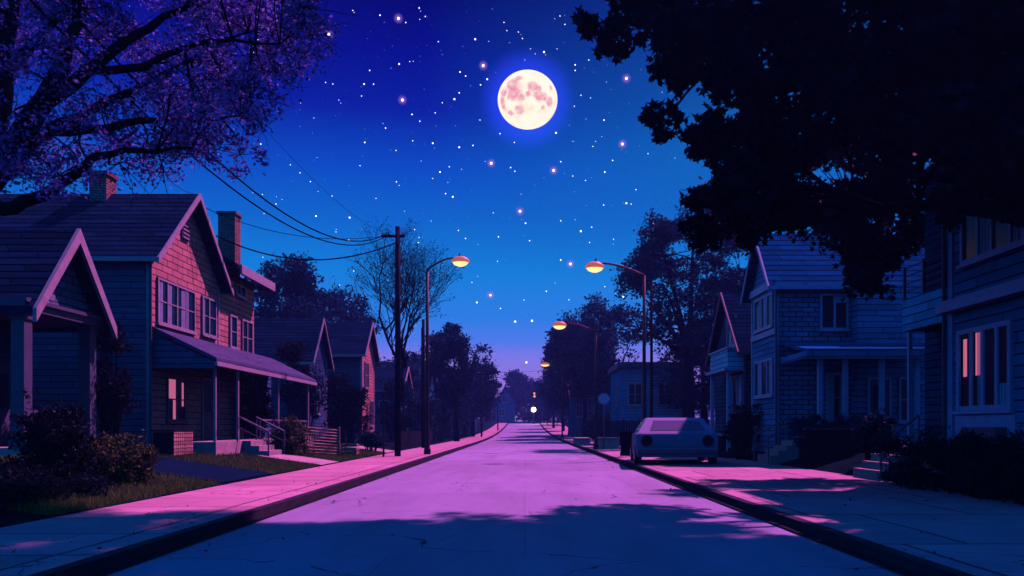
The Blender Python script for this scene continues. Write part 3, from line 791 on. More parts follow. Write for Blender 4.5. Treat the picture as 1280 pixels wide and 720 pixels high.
def door(root, P, u0, u1, v0, v1, trim='trim'):
    mb = MB(); mb.mbox(P, u0+.08, u1-.08, v0, v1-.08, -.01, .04)
    d = mb.build('door', M['trimdark'], root)
    q = MB(); q.mbox(P, u0, u0+.08, v0, v1, -.01, .07); q.mbox(P, u1-.08, u1, v0, v1, -.01, .07); q.mbox(P, u0+.08, u1-.08, v1-.08, v1, -.01, .066)
    q.build('door_frame', M[trim], d)
    q = MB(); q.mbox(P, u0+.22, u1-.22, v0+(v1-v0)*.45, v1-.3, .041, .05); q.build('door_pane', M['glass'], d)
    q = MB(); q.mbox(P, u1-.2, u1-.15, v0+.95, v0+1.08, .041, .09); q.build('handle', M['rail'], d)
def gable(root, X, s, Y0, Y1, zb, ze, zp, Xb, wall, roof, trim='trim', oh=.35, fo=.4, wall_side=None, rake=.12):
    """gabled block, ridge along x, gable end at X facing the street"""
    Ym = (Y0+Y1)/2; P = front(X, s); L = abs(Xb-X)
    if wall_side:
        mb = MB(); mb.prism([(Y0,zb),(Y1,zb),(Y1,ze),(Ym,zp),(Y0,ze)], P, -.12, 0); mb.build('gable_wall', M[wall], root)
        mb = MB(); mb.prism([(Y0+.003,zb),(Y1-.003,zb),(Y1-.003,ze),(Ym,zp-.004),(Y0+.003,ze)], P, -L, -.122); mb.build('wall', M[wall_side], root)
        for ya, yb in ((Y0-.03, Y0+.09), (Y1-.09, Y1+.03)):
            mb = MB(); mb.mbox(P, ya, yb, zb, ze-.05, -.1, .03); mb.build('corner_board', M[trim], root)
    else:
        mb = MB(); mb.prism([(Y0,zb),(Y1,zb),(Y1,ze),(Ym,zp),(Y0,ze)], P, -L, 0); mb.build('wall', M[wall], root)
    k = (zp-ze)/(Ym-Y0); th = .11
    mb = MB()
    for sg in (-1, 1):
        ya, yb = Ym, Ym + sg*(Ym-Y0+oh); za, zb2 = zp+.03, zp+.03-k*(Ym-Y0+oh)
        mb.prism([(ya,za),(yb,zb2),(yb,zb2+th),(ya,za+th*1.15)], P, -L-.2, fo)
    mb.build('roof', M[roof], root)
    mb = MB()
    for sg in (-1, 1):
        ya, yb = Ym, Ym + sg*(Ym-Y0+oh+.02); za, zb2 = zp+.03, zp+.03-k*(Ym-Y0+oh+.02)
        mb.prism([(ya,za-rake*.6),(yb,zb2-rake*.6),(yb,zb2+th+.02),(ya,za+th*1.15+.02)], P, fo+.004, fo+.07)
    mb.build('rake_board', M[trim], root)
    for sg, yy in ((-1, Y0-oh), (1, Y1+oh)):
        mb = MB(); zz = zp+.03-k*(Ym-Y0+oh); mb.mbox(P, yy-.04, yy+.04, zz-.02, zz+.12, -L-.2, fo); mb.build('eave_board', M[trim], root)
def chimney(root, x0, x1, y0, y1, z0, z1):
    mb = MB(); mb.box(x0, x1, y0, y1, z0, z1-.12); o = mb.build('chimney', M['brick'], root)
    mb = MB(); mb.box(x0-.06, x1+.06, y0-.06, y1+.06, z1-.12, z1); mb.build('chimney_cap', M['brick'], o)
def steps(root, x0, x1, y0, y1, z0, z1, n_, mat='step'):
    mb = MB()
    for i in range(n_):       # climbs from x0 (street side) to x1
        a = x0+(x1-x0)*i/n_; zt = z0+(z1-z0)*(i+1)/n_
        mb.box(min(a, x1), max(a, x1), y0, y1, z0-.2 + i*.002, zt) if i == 0 else mb.box(min(a, x1), max(a, x1), y0+.002*i, y1-.002*i, z0+(z1-z0)*i/n_-.01, zt)
    return mb.build('steps', M[mat], root)
def handrail(root, p0, p1, posts=2, h=.85, mat='rail'):
    p0, p1 = Vector(p0), Vector(p1); up = Vector((0,0,h)); mb = MB()
    mb.tube([p0+up, p1+up], .035, 6); mb.tube([p0+up*.55, p1+up*.55], .018, 5)
    for i in range(posts):
        q = p0.lerp(p1, i/(posts-1)); mb.tube([q-Vector((0,0,.1)), q+up], .03, 6)
    mb.build('handrail', M[mat], root)

# --- two-storey house on the left
A = thing('two_storey_house', 'two-storey shingled house with pink sunlit gable and long front porch', 'house', (-14, 28.5, .75))
X = -12.0
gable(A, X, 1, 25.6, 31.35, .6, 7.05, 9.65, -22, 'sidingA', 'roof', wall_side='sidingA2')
P = front(X, 1)
window(A, P, 26.05, 29.0, 4.9, 6.4, (.25,.5,.75), (.5,), [(.02,.13,.05,.95),(.27,.36,.05,.95),(.63,.73,.05,.95),(.76,.82,.05,.95)])
window(A, P, 29.65, 31.0, 4.95, 6.4, (.5,), (.5,), [(.06,.2,.05,.95)])
window(A, P, 26.75, 28.2, 1.7, 3.2, (.5,), (.5,), lit=[(.06,.46,.5,.95,'blindglow'),(.34,.46,.04,.5,'blindglow'),(.82,.9,.35,.9,'blindglow')], trim='trimdark')  # porch window: pink light from outside imitated by glowing panels
mb = MB(); mb.mbox(P, 27.9, 28.5, 8.1, 8.85, .0, .05); v_ = mb.build('attic_vent', M['trimdark'], A)
mb = MB()
for i in range(5): mb.mbox(P, 27.95, 28.45, 8.14+.14*i, 8.19+.14*i, .05, .08)
mb.build('vent_slat', M['trim'], v_)
chimney(A, -15.3, -14.7, 28.1, 28.8, 9.3, 10.5)
# rear wing
mb = MB(); mb.box(-18, X-.02, 31.36, 35.5, .6, 7.85); mb.build('wing_wall', M['sidingA'], A)
mb = MB(); mb.prism([(-11.3,7.75),(-14.6,9.6),(-18.3,7.75),(-18.3,7.93),(-14.6,9.8),(-11.3,7.93)], lambda u, v, d: (u, d, v), 31.5, 35.95); mb.build('wing_roof', M['roof'], A)
mb = MB(); mb.box(-11.32, -11.22, 31.75, 35.97, 7.6, 7.96); mb.box(-12, -11.33, 35.9, 35.98, 7.62, 7.9); mb.build('cornice', M['trim'], A)
chimney(A, -13.5, -12.75, 35.2, 35.9, 8.0, 11.0)
Pw = front(X-.02, 1)
window(A, Pw, 33.2, 34.3, 7.0, 7.5, (.5,), ())
window(A, Pw, 32.5, 33.3, 4.75, 6.1, (), (.5,), [(.1,.3,.05,.95)])
window(A, Pw, 33.9, 35.2, 4.6, 6.1, (.5,), (.5,))
# porch
mb = MB(); mb.prism([(-12.0,4.62),(-9.9,3.62),(-9.9,3.74),(-12.0,4.76)], lambda u, v, d: (u, d, v), 25.7, 38); mb.build('porch_roof', M['porchroof'], A)
mb = MB(); mb.box(-9.97, -9.87, 25.68, 38.02, 3.48, 3.615); mb.build('porch_beam', M['trim'], A)
mb = MB(); mb.prism([(-11.99,3.4),(-9.98,3.4),(-9.98,3.6),(-11.99,4.55)], lambda u, v, d: (u, d, v), 25.75, 25.83); mb.build('porch_end_panel', M['sidingA2'], A)
mb = MB(); mb.box(-11.98, -10.0, 25.9, 37.8, .5, 1.02); mb.build('porch_floor', M['step'], A)
for y in (26.05, 28.1, 32.7, 37.2):
    mb = MB(); mb.box(-10.13, -10.05, y-.04, y+.04, 1.02, 3.62); mb.build('porch_post', M['trim'], A)
mb = MB(); mb.box(-18, -12.05, 35.52, 38, .6, 4.2); mb.build('porch_wall', M['sidingA2'], A)
door(A, P, 29.65, 30.7, 1.03, 3.35)
steps(A, -9.1, -9.99, 28.3, 30.0, .48, 1.02, 3)
for y in (28.25, 30.1): handrail(A, (-9.05, y, .5), (-10.1, y, 1.02), 2)
handrail(A, (-10.1, 30.5, 1.02), (-10.1, 37, 1.02), 5, .75)

# --- steep-gabled house far left
B = thing('steep_gabled_house', 'small dark house with steep shingled gable over an open porch', 'house', (-14, 20.8, .75))
X = -12.0; Y0, Y1, ze, zp = 19.25, 22.35, 4.55, 6.45
mb = MB(); mb.box(-22, -13.8, Y0, Y1, .6, ze); mb.build('wall', M['sidingB'], B)
P = front(X, 1)
mb = MB(); mb.prism([(Y0+.05,ze+.02),(Y1-.05,ze+.02),((Y0+Y1)/2,zp-.03)], P, -9.5, -.06); mb.build('gable_wall', M['shingleB'], B)
k = (zp-ze)/((Y1-Y0)/2)
mb = MB()
for sg in (-1, 1):
    Ym = (Y0+Y1)/2; yb = Ym+sg*((Y1-Y0)/2+.3); zb2 = zp-k*((Y1-Y0)/2+.3)
    mb.prism([(Ym,zp),(yb,zb2),(yb,zb2+.15),(Ym,zp+.2)], P, -10, .35)
mb.build('roof', M['roof'], B)
for sg in (-1, 1):
    mb = MB(); yb = Ym+sg*((Y1-Y0)/2+.32); zb2 = zp-k*((Y1-Y0)/2+.32)
    mb.prism([(Ym,zp-.16),(yb,zb2-.16),(yb,zb2+.17),(Ym,zp+.22)], P, .354, .45); mb.build('rake_board', M['trim'], B)
mb = MB(); mb.mbox(P, Y0-.25, Y1+.25, 4.3, ze+.015, -1.7, .12); mb.mbox(P, Y0-.3, Y1+.3, ze-.06, ze+.03, .125, .2); mb.build('porch_beam', M['trimdark'], B)
mb = MB(); mb.mbox(P, Y0-.1, Y1+.1, .5, 1.0, -1.75, .1); mb.build('porch_floor', M['step'], B)
for y in (Y0+.05, Y1-.15):
    mb = MB(); mb.mbox(P, y-.16, y+.16, 1.0, 4.3, -.3, .02); mb.mbox(P, y-.2, y+.2, 1.002, 1.2, -.34, .06); mb.mbox(P, y-.2, y+.2, 4.1, 4.298, -.34, .06)
    mb.build('porch_column', M['trimdark'], B)
mb = MB()
for i in range(16): mb.mbox(P, Y0+.3+i*.17, Y0+.34+i*.17, 1.02, 1.85, -.15, -.11)
mb.mbox(P, Y0+.25, Y1-.4, 1.85, 1.93, -.17, -.09); mb.build('porch_railing', M['trimdark'], B)
door(B, front(-13.8, 1), 20.6, 21.5, 1.02, 3.2, 'trimdark')

# --- pair of lower houses further on
D = thing('low_roofed_house', 'low house with wide dark roof just behind the two-storey house', 'house', (-15, 48.4, .75))
gable(D, -12.5, 1, 46.6, 50.4, .6, 5.7, 7.95, -26, 'sidingC', 'roof', wall_side='sidingC', oh=.5, fo=.3)
window(D, front(-12.5, 1), 47.4, 48.6, 2.3, 3.8, (.5,), (.5,))
Cc = thing('pink_gabled_house', 'narrow house with dark roof and pink sunlit gable by the bare tree', 'house', (-13, 56, .75))
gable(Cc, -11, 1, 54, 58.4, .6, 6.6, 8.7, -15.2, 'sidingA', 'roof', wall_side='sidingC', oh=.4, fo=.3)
P = front(-11, 1)
window(Cc, P, 54.8, 56.2, 4.2, 6.0, (.33,.66), (.5,)); window(Cc, P, 56.7, 57.9, 1.6, 3.4, (.5,), (.5,))
E = thing('pale_cottage', 'pale blue clapboard cottage end wall behind the thin sign post', 'house', (-10.7, 64, .4))
gable(E, -9.6, 1, 62, 67, .2, 4.4, 6.2, -13.5, 'pale', 'roof', oh=.25, fo=.2)
window(E, side(62), -11.3, -10.5, 2.4, 3.6, (), (.5,)); door(E, side(62), -12.6, -11.7, .5, 2.6)
F = thing('blue_house', 'blue-grey house wall seen between the utility pole and lamp post', 'house', (-11, 78, .4))
gable(F, -9.2, 1, 76, 82, .2, 5.4, 7.8, -15, 'pale', 'roof', oh=.3, fo=.25)
window(F, side(76), -12.5, -11.6, 3.1, 4.5, (.5,), (.5,)); window(F, side(76), -10.8, -9.9, 3.1, 4.5, (.5,), (.5,))
G = thing('porch_house', 'small far house with a glowing pink window left of the road', 'house', (-9, 126, .9))
gable(G, -8.0, 1, 125, 132, .5, 6.2, 8.6, -12, 'pale', 'roof', oh=.3, fo=.3)
window(G, side(125), -9.5, -8.6, 3.9, 5.9, (), (.5,), lit=[(.05,.95,.3,.98,'litgap')], fw=.1); door(G, side(125), -11.2, -10.2, 1.0, 3.4)
H_ = thing('gabled_house', 'far house with a pale pink gable facing the end of the road', 'house', (-5.3, 222, 3))
Pg = lambda u, v, d: (u, 221-d, v)
mb = MB(); mb.prism([(-8,3),(-2.8,3),(-2.8,8.6),(-5.4,12.6),(-8,8.6)], Pg, -8, 0); mb.build('wall', M['pale'], H_)
mb = MB()
for sg in (-1, 1): mb.prism([(-5.4,12.6),(-5.4+sg*3.1,7.83),(-5.4+sg*3.1,8.1),(-5.4,12.95)], Pg, -8.2, .5)
mb.build('roof', M['roof'], H_)
window(H_, Pg, -6.2, -4.6, 8.3, 10.2, (.5,), (.5,), fw=.12); window(H_, Pg, -7.2, -5.6, 4.6, 6.6, (.5,), (.5,), fw=.12)
I_ = thing('pale_house', 'pale low house far away right of the road behind the third lamp', 'house', (8, 103, .6))
gable(I_, 5.9, -1, 100, 107, .3, 5.2, 7.6, 12, 'pale', 'roof', oh=.3, fo=.3)
for x in (6.4, 7.5, 8.6): window(I_, side(100), x, x+.8, 2.8, 4.3, (.5,), (.5,))
# flat-roofed house behind the nearest right lamp
J_ = thing('flat_roofed_house', 'flat-roofed blue house behind the parked car and the right lamp post', 'house', (10, 64, .5))
mb = MB(); mb.box(7.4, 12.6, 62, 69, .2, 6.1); mb.build('wall', M['sidingR'], J_)
mb = MB(); mb.box(7.15, 12.85, 61.75, 69.2, 6.1, 6.35); mb.box(7.25, 12.75, 61.85, 69.1, 6.352, 6.55); mb.build('roof', M['trimdark'], J_)
window(J_, side(62), 8.0, 9.1, 3.2, 4.9, (.5,), (.5,)); window(J_, side(62), 10.3, 11.4, 3.2, 4.9, (.5,), (.5,))
window(J_, front(7.4, -1), 63.5, 64.8, 3.2, 4.9, (.5,), (.5,))

# --- right side: brick-sided house with front gable
K = thing('brick_sided_house', 'two-storey house with shingled side wall, front gable and side porch', 'house', (12.5, 32.8, .7))
X = 9.8
gable(K, X, -1, 31.2, 34.5, .5, 7.2, 9.3, 17, 'sidingR', 'roofR', 'trimR', oh=.3, fo=.35, wall_side='brickR')
P = front(X, -1)
window(K, P, 31.5, 34.0, 5.5, 6.85, (.3,.6), (), [(.02,.16,.02,.98),(.33,.5,.02,.98),(.64,.74,.02,.98)], 'trimR', .09)
window(K, P, 31.5, 34.0, 2.75, 4.25, (.3,.6), (), [(.05,.2,.02,.98),(.62,.82,.02,.98)], 'trimR', .09)
mb = MB(); mb.mbox(P, 31.1, 34.6, 7.0, 7.3, .0, .12); mb.mbox(P, 31.2, 34.5, 5.15, 5.38, .0, .06); mb.build('band_board', M['trimR'], K)
Ps = side(31.2)
window(K, Ps, 11.5, 12.6, 5.3, 6.7, (.52,), (), [(.56,.95,.75,.95)], 'trimR', .08)
mb = MB(); mb.box(12.75, 16.8, 30.6, 31.195, .5, 6.95); mb.build('wing_wall', M['sidingR'], K)
mb = MB(); mb.prism([(28.3,4.1),(31.19,4.72),(31.19,4.85),(28.3,4.25)], lambda u, v, d: (d, u, v), 10.0, 15.4); mb.build('porch_roof', M['roofR'], K)
mb = MB(); mb.box(10.0, 15.42, 28.2, 28.296, 3.92, 4.27); mb.box(9.94, 10.0, 28.2, 31.1, 3.95, 4.2); mb.build('porch_beam', M['sidingR'], K)
mb = MB(); mb.box(10.1, 15.3, 28.4, 31.19, .4, 1.0); mb.build('porch_floor', M['step'], K)
for x in (10.55, 11.45, 12.75, 14.0):
    mb = MB(); mb.box(x-.08, x+.08, 28.5, 28.66, 1.0, 4.1); mb.build('porch_post', M['trimR'], K)
window(K, Ps, 11.75, 12.35, 1.7, 3.6, (), (.5,), [(.1,.5,.03,.97)], 'trimR', .08)
door(K, side(30.6), 13.1, 14.0, 1.01, 3.4, 'trimR')
window(K, side(30.6), 14.3, 15.0, 1.7, 3.4, (), (.5,), (), 'trimR')
steps(K, 8.9, 10.08, 29.0, 30.6, .3, 1.0, 4)
handrail(K, (8.8, 28.9, .25), (10.1, 28.9, .98), 2, .9)
handrail(K, (8.8, 30.7, .25), (10.1, 30.7, .98), 2, .9)

# --- house with balcony bay beyond it
L_ = thing('balcony_bay_house', 'dark gabled house with a boxed balcony bay beyond the brick-sided house', 'house', (12, 38.4, .7))
X = 9.8
gable(L_, X, -1, 35.6, 41.2, .5, 5.0, 7.8, 17, 'darkR', 'roof', 'trimdark', oh=.3, fo=.35)
P = front(X, -1)
mb = MB(); mb.mbox(P, 35.7, 39.0, 4.15, 5.0, .003, .75); mb.build('balcony', M['sidingR2'], L_)
mb = MB(); mb.mbox(P, 35.5, 39.2, 4.02, 4.15, .003, .95); mb.mbox(P, 35.6, 39.1, 5.0, 5.08, .003, .82); mb.build('balcony_ledge', M['trimR'], L_)
window(L_, P, 37.0, 38.6, 5.3, 6.7, (.5,), (.5,), [(.1,.4,.03,.97)], 'trimR')
window(L_, P, 36.0, 38.4, 2.1, 3.9, (.33,.66), (), [(.04,.25,.02,.98)], 'trimR', .09)
for y in (35.8, 38.9):
    mb = MB(); mb.mbox(P, y-.08, y+.08, .3, 4.02, .6, .76); mb.build('balcony_post', M['trimR'], L_)

# --- big house on the right edge
N_ = thing('bay_fronted_house', 'tall clapboard house on the right edge with big framed windows and balcony', 'house', (12, 17, .7))
X = 9.5
mb = MB(); mb.box(X, 18, 12.0, 17.85, .3, 9.0); mb.build('wall', M['sidingR'], N_)
mb = MB(); mb.box(11.0, 18, 17.86, 22.0, .3, 8.6); mb.build('wall', M['darkR'], N_)
mb = MB(); mb.box(9.1, 18.3, 11.6, 18.2, 9.0, 9.25); mb.prism([(9.1,9.252),(18.3,9.252),(13.7,11.5)], lambda u, v, d: (u, d, v), 11.6, 22.4); mb.build('roof', M['roof'], N_)
P = front(X, -1)
mb = MB(); mb.mbox(P, 12.0, 17.9, 4.02, 4.2, .002, .32); mb.mbox(P, 12.0, 17.88, 4.2, 4.3, .002, .2); mb.build('belt_ledge', M['trimR'], N_)
mb = MB(); mb.mbox(P, 17.72, 17.9, .3, 9.0, -.03, .04); mb.build('corner_board', M['trimR'], N_)
window(N_, P, 15.1, 17.35, 5.0, 6.75, (.22,.5,.72), (), [(.03,.18,.03,.97),(.52,.68,.03,.97)], 'trimR', .09)
window(N_, P, 12.6, 14.6, 5.0, 6.75, (.5,), (), (), 'trimR', .09)
window(N_, P, 15.55, 17.5, 1.85, 3.6, (.25,.5,.72), (), [(.04,.2,.03,.3),(.53,.6,.03,.97)], 'trimR', .1, lit=[(.55,.64,.42,.93,'litgap'),(.82,.88,.42,.88,'litgap')])
window(N_, P, 12.8, 14.6, 1.85, 3.6, (.5,), (), (), 'trimR', .09)
mb = MB(); mb.mbox(P, 15.45, 17.6, 1.25, 1.75, .002, .035); mb.build('window_apron', M['trimR'], N_)
# balcony of that house
mb = MB(); mb.box(10.1, 10.2, 19.3, 21.4, 4.05, 4.9); mb.build('balcony_panel', M['sidingR2'], N_)
mb = MB(); mb.box(10.201, 10.998, 19.3, 19.4, 4.05, 4.9); mb.box(10.201, 10.998, 21.3, 21.4, 4.05, 4.9); mb.box(10.201, 10.998, 19.401, 21.299, 4.05, 4.2); mb.build('balcony_box', M['darkR'], N_)
mb = MB()
for z in (5.1, 5.3, 5.5, 5.72): mb.tube([(10.15, 19.3, z), (10.15, 21.4, z)], .018, 5)
for y in (19.32, 20.35, 21.38): mb.box(10.12, 10.18, y-.03, y+.03, 4.9, 5.78)
mb.build('balcony_railing', M['trimdark'], N_)
for y in (19.5, 21.3):
    mb = MB(); mb.box(10.2, 10.3, y-.05, y+.05, .3, 4.05); mb.build('balcony_post', M['trimR'], N_)
door(N_, front(11.0, -1), 19.8, 20.8, 4.3, 6.6, 'trimdark'); door(N_, front(11.0, -1), 18.6, 19.6, 1.0, 3.2, 'trimR')
mb = MB(); mb.box(9.9, 10.99, 18.2, 21.8, .3, 1.0); mb.build('stoop', M['step'], N_)
steps(N_, 8.95, 9.89, 20.2, 21.8, .2, .98, 4)
handrail(N_, (8.95, 20.1, .2), (9.9, 20.1, .95), 2, .85)
mb = MB(); mb.box(9.22, 9.48, 15.7, 16.9, .4, 1.5); mb.build('utility_cabinet', M['trimdark'], N_)

# ------------------------------------------------------------------ street lamps
def lamp(label, x, y, z0, zh, reach, sgn, power, big=1.0):
    t = thing('street_lamp', label, 'street lamp', (x, y, z0), 'street lamps')
    zt = zh - .35; mb = MB()
    mb.tube([(x,y,z0-.2),(x,y,z0+.02),(x,y,(z0+zt)/2),(x,y,zt)], [.11,.10,.085,.07], 10); mb.build('pole', M['metal'], t, True)
    mb = MB(); mb.lathe([(.17,0),(.17,.25),(.13,.34),(.12,.5)], (x,y,z0), 12); mb.build('base', M['metal'], t)
    hx = x + sgn*reach
    pts = [(x, y, zt-.02)]
    for i in range(1, 9):
        q = i/8; pts.append((x + sgn*(reach-.3)*q, y, zt + (zh+.22-zt)*math.sin(q*math.pi/2)))
    mb = MB(); mb.tube(pts, [.06-.002*i for i in range(9)], 8); mb.build('arm', M['metal'], t, True)
    mb = MB(); mb.lathe([(.05,.30),(.2,.28),(.33*big,.16),(.35*big,.04),(.34*big,.0)], (hx,y,zh), 16, (1.05,.75))
    h = mb.build('lamp_head', M['lamphead'], t, True)
    mb = MB(); mb.lathe([(.03,.0),(.04,.12),(.02,.17)], (hx-sgn*.05,y,zh+.29), 8); mb.build('photocell', M['metal'], h)
    mb = MB(); mb.lathe([(.02,-.2),(.14,-.185),(.25*big,-.11),(.305*big,-.02),(.305*big,.0)], (hx,y,zh-.004), 16, (1.05,.75)); mb.build('lens', M['lampglow'], t, True)
    l = bpy.data.lights.new('lamp_light', 'POINT'); l.energy = power; l.color = (1,.42,.22); l.shadow_soft_size = .25
    lo = bpy.data.objects.new('lamp_light', l); C.objects.link(lo); lo.parent = t; lo.location = (hx-x, 0, zh-z0-.55)
    return t
lamp('street lamp on the left sidewalk by the utility pole', -4.85, 39.8, .15, 9.7, 1.65, 1, 45, 1.2)
lamp('nearest right street lamp, its post behind the parked car', 5.55, 37.2, .15, 8.9, 2.3, -1, 45, 1.2)
lamp('second street lamp on the right, against the leafy trees', 4.4, 49.5, .15, 7.75, 2.25, -1, 40, 1.2)
lamp('third and farthest arm lamp on the right, above the road end', 4.35, 93, .15, 8.75, 2.0, -1, 35, 1.5)
# far lamps
def farlamp(label, px, py, Y, r, mat, power):
    x, _, z = at(px, py, Y); z0 = gz(x, Y)+.1
    t = thing('globe_lamp', label, 'lamp', (x, Y, z0), 'small globe lamps at the road end')
    mb = MB(); mb.tube([(x,Y,z0-.2),(x,Y,z-r*.9)], .09, 8); mb.build('pole', M['metal'], t)
    mb = MB(); mb.lathe([(r*math.sin(a), -r*math.cos(a)) for a in [math.pi*i/10 for i in range(1, 10)]], (x,Y,z), 14); mb.build('globe', M[mat], t, True)
    if power:
        l = bpy.data.lights.new('lamp_light', 'POINT'); l.energy = power; l.color = (1,.6,.5); l.shadow_soft_size = r
        lo = bpy.data.objects.new('lamp_light', l); C.objects.link(lo); lo.parent = t; lo.location = (0, -r*1.6, z-z0)
farlamp('bright white globe lamp in the middle of the road end', 667, 512, 200, .6, 'lampglow2', 500)
farlamp('dim pink globe lamp at the road end, left of the right poles', 696.5, 505.5, 180, .5, 'pinkglow', 60)
# traffic signal
sx, sy, szz = at(668, 493.5, 186)
t = thing('traffic_signal', 'dim amber traffic signal hanging above the far white lamp', 'traffic light', (5.2, 186, gz(5, 186)+.1))
mb = MB(); mb.tube([(5.2,186,rise(186)),(5.2,186,szz+1.2)], .12, 8); mb.build('pole', M['metal'], t)
mb = MB(); mb.tube([(5.2,186,szz+1.15),(sx,186,szz+1.15)], .07, 8); mb.tube([(sx,186,szz+1.15),(sx,186,szz+.7)], .05, 6); mb.build('arm', M['metal'], t)
mb = MB(); mb.box(sx-.35, sx+.35, 185.85, 186.25, szz-.8, szz+.75); h = mb.build('housing', M['bin'], t)
for dz in (-.36, .3):
    mb = MB(); mb.tube([(sx,185.85,szz+dz),(sx,185.78,szz+dz)], .27, 12); mb.build('lens', M['amber'], h)

# ------------------------------------------------------------------ poles and cables
def post(name, label, cat, x, y, ztop, r, group=None, mat='pole', arm=True):
    z0 = gz(x, y) if not (-7.05 < x < 9.15) else rise(y)+.15
    t = thing(name, label, cat, (x, y, z0), group); mb = MB()
    mb.tube([(x,y,z0-.2),(x+.01,y,(z0+ztop)/2),(x,y,ztop)], [r, r*.9, r*.75], 9); mb.build('shaft', M[mat], t, True)
    if arm:
        mb = MB(); mb.box(x-.75, x+.35, y-.05, y+.05, ztop-.5, ztop-.38); c = mb.build('crossarm', M[mat], t)
        for d in (-.68, -.4, .28):
            mb = MB(); mb.lathe([(.03,0),(.045,.06),(.03,.12),(.02,.14)], (x+d, y, ztop-.38), 8); mb.build('insulator', M['rail'], c)
    return t
post('utility_pole', 'tall dark wooden utility pole on the left carrying the cables', 'utility pole', -5.9, 37.1, 10.8, .15, 'utility poles')
post('utility_pole', 'second utility pole, thin, just left of the left street lamp', 'utility pole', -6.6, 52, 8.5, .13, 'utility poles', arm=False)
post('utility_pole', 'third utility pole, right behind the left street lamp', 'utility pole', -7.6, 59.5, 8.9, .15, 'utility poles', arm=False)
post('utility_pole', 'far utility pole in front of the dense left trees', 'utility pole', -5.4, 100, 8.6, .12, 'utility poles')
post('utility_pole', 'far utility pole before the pale pink gable', 'utility pole', -4.9, 145, 9.0, .12, 'utility poles', arm=False)
post('utility_pole', 'wooden pole beside the second right street lamp', 'utility pole', 5.95, 37.6, 8.4, .08, 'utility poles', arm=False).__setitem__('label', 'thin wooden pole standing close against the nearest right lamp post')
p_ = post('sign_post', 'thin dark sign post at the edge of the left lawn', 'sign post', -6.45, 36.5, 3.75, .05, mat='metal', arm=False)
mb = MB(); mb.box(-6.475, -6.425, 36.3, 36.44, 3.1, 3.7); mb.build('sign_plate', M['rail'], p_)
p_ = post('road_sign', 'pale back of an octagonal road sign on the right', 'road sign', 4.85, 49.2, 2.95, .04, mat='rail', arm=False)
mb = MB(); mb.prism([(4.85+.36*math.cos(R(22.5+45*i)), 3.25+.36*math.sin(R(22.5+45*i))) for i in range(8)], lambda u, v, d: (u, 49.14-d, v), 0, .02); mb.build('sign_plate', M['trimR'], p_)
def cable(label, a, b_, midpt, r=.016, group='overhead cables'):
    a, b_, m = Vector(a), Vector(b_), Vector(midpt)
    c = (m - a*.25 - b_*.25)*2                     # quadratic curve through the midpoint
    pts = [a*(1-t)**2 + c*2*t*(1-t) + b_*t*t for t in [i/28 for i in range(29)]]
    mb = MB(); mb.tube(pts, r, 5); tag(mb.build('cable', M['wire'], None, True), label, 'cable', group)
cable('upper cable sagging from the utility pole into the blossom tree', (-6.3, 37.1, 10.55), (-7.0, 4, 9.4), (-6.55, 20.5, 7.25), .022)
cable('second cable sagging just under the topmost one', (-6.3, 37.1, 10.45), (-7.15, 4, 9.0), (-6.65, 20.5, 7.02), .02)
cable('thick low cable from the utility pole to the pink gable', (-5.95, 37.05, 10.05), (-11.7, 30.3, 8.75), (-9.0, 33.7, 8.55), .03)
cable('thin cable from the utility pole to the gable peak', (-6.2, 37.1, 10.4), (-11.75, 28.6, 9.5), (-9.3, 32.8, 9.35), .014)
cable('faint far cable crossing high behind the blossom tree', (-6.6, 37.1, 10.55), (-9.5, 2, 13.5), (-8.2, 24, 10.9), .007)
cable('far thin cable strung low across the road end', (-5.4, 100, 8.2), (4.35, 104, 8.4), (-.5, 102, 7.6), .02)
cable('far thin cable strung across the road above the lower one', (-5.4, 100, 8.5), (4.6, 110, 9.6), (-.4, 105, 8.75), .02)

# ------------------------------------------------------------------ the parked car
cr = R(-5)
car = thing('parked_car', 'old boxy pale car parked across the right sidewalk, rear to the street', 'car', (5.45, 28.6, .15))
cx0, cy0 = 5.45, 28.6
W_, L2 = 1.45, 4.9
def cp(u, v, z):        # u across, v forward from the rear face
    return (cx0 + u*math.cos(cr) - v*math.sin(cr), cy0 + u*math.sin(cr) + v*math.cos(cr), .15 + z)
def loft(sections):
    mb = MB(); k = len(sections[0])
    for s_ in sections: mb.v += [cp(*p) for p in s_]
    for i in range(len(sections)-1):
        for j in range(k):
            j2 = (j+1) % k; mb.f.append((i*k+j, i*k+j2, (i+1)*k+j2, (i+1)*k+j))
    mb.f.append(tuple(range(k))[::-1]); mb.f.append(tuple(range((len(sections)-1)*k, len(sections)*k)))
    return mb
def sec(v, w0, w1, zb, zm, zt):
    return [(-w0*.97,v,zb),(w0*.97,v,zb),(w0,v,zb+.12),(w1,v,zm),(w1*.998,v,zt-.04),(w1*.985,v,zt),(-w1*.985,v,zt),(-w1*.998,v,zt-.04),(-w1,v,zm),(-w0,v,zb+.12)]
body = loft([sec(.0, W_*.985, W_*.995, .29, .75, 1.11), sec(.08, W_*.99, W_, .27, .75, 1.13), sec(.9, W_, W_, .25, .75, 1.15), sec(3.2, W_, W_, .25, .75, 1.12), sec(4.6, W_*.98, W_*.97, .27, .72, 1.02), sec(4.9, W_*.92, W_*.92, .32, .65, .92)]).build('body', M['car'], car, False, .025)
cab = loft([[(-W_*.955,.10,1.135),(W_*.955,.10,1.135),(W_*.955,3.25,1.10),(-W_*.955,3.25,1.10)], [(-W_*.72,.98,1.66),(W_*.72,.98,1.66),(W_*.72,2.45,1.66),(-W_*.72,2.45,1.66)], [(-W_*.66,1.08,1.70),(W_*.66,1.08,1.70),(W_*.66,2.35,1.70),(-W_*.66,2.35,1.70)]]).build('cabin', M['car'], car, False, .02)
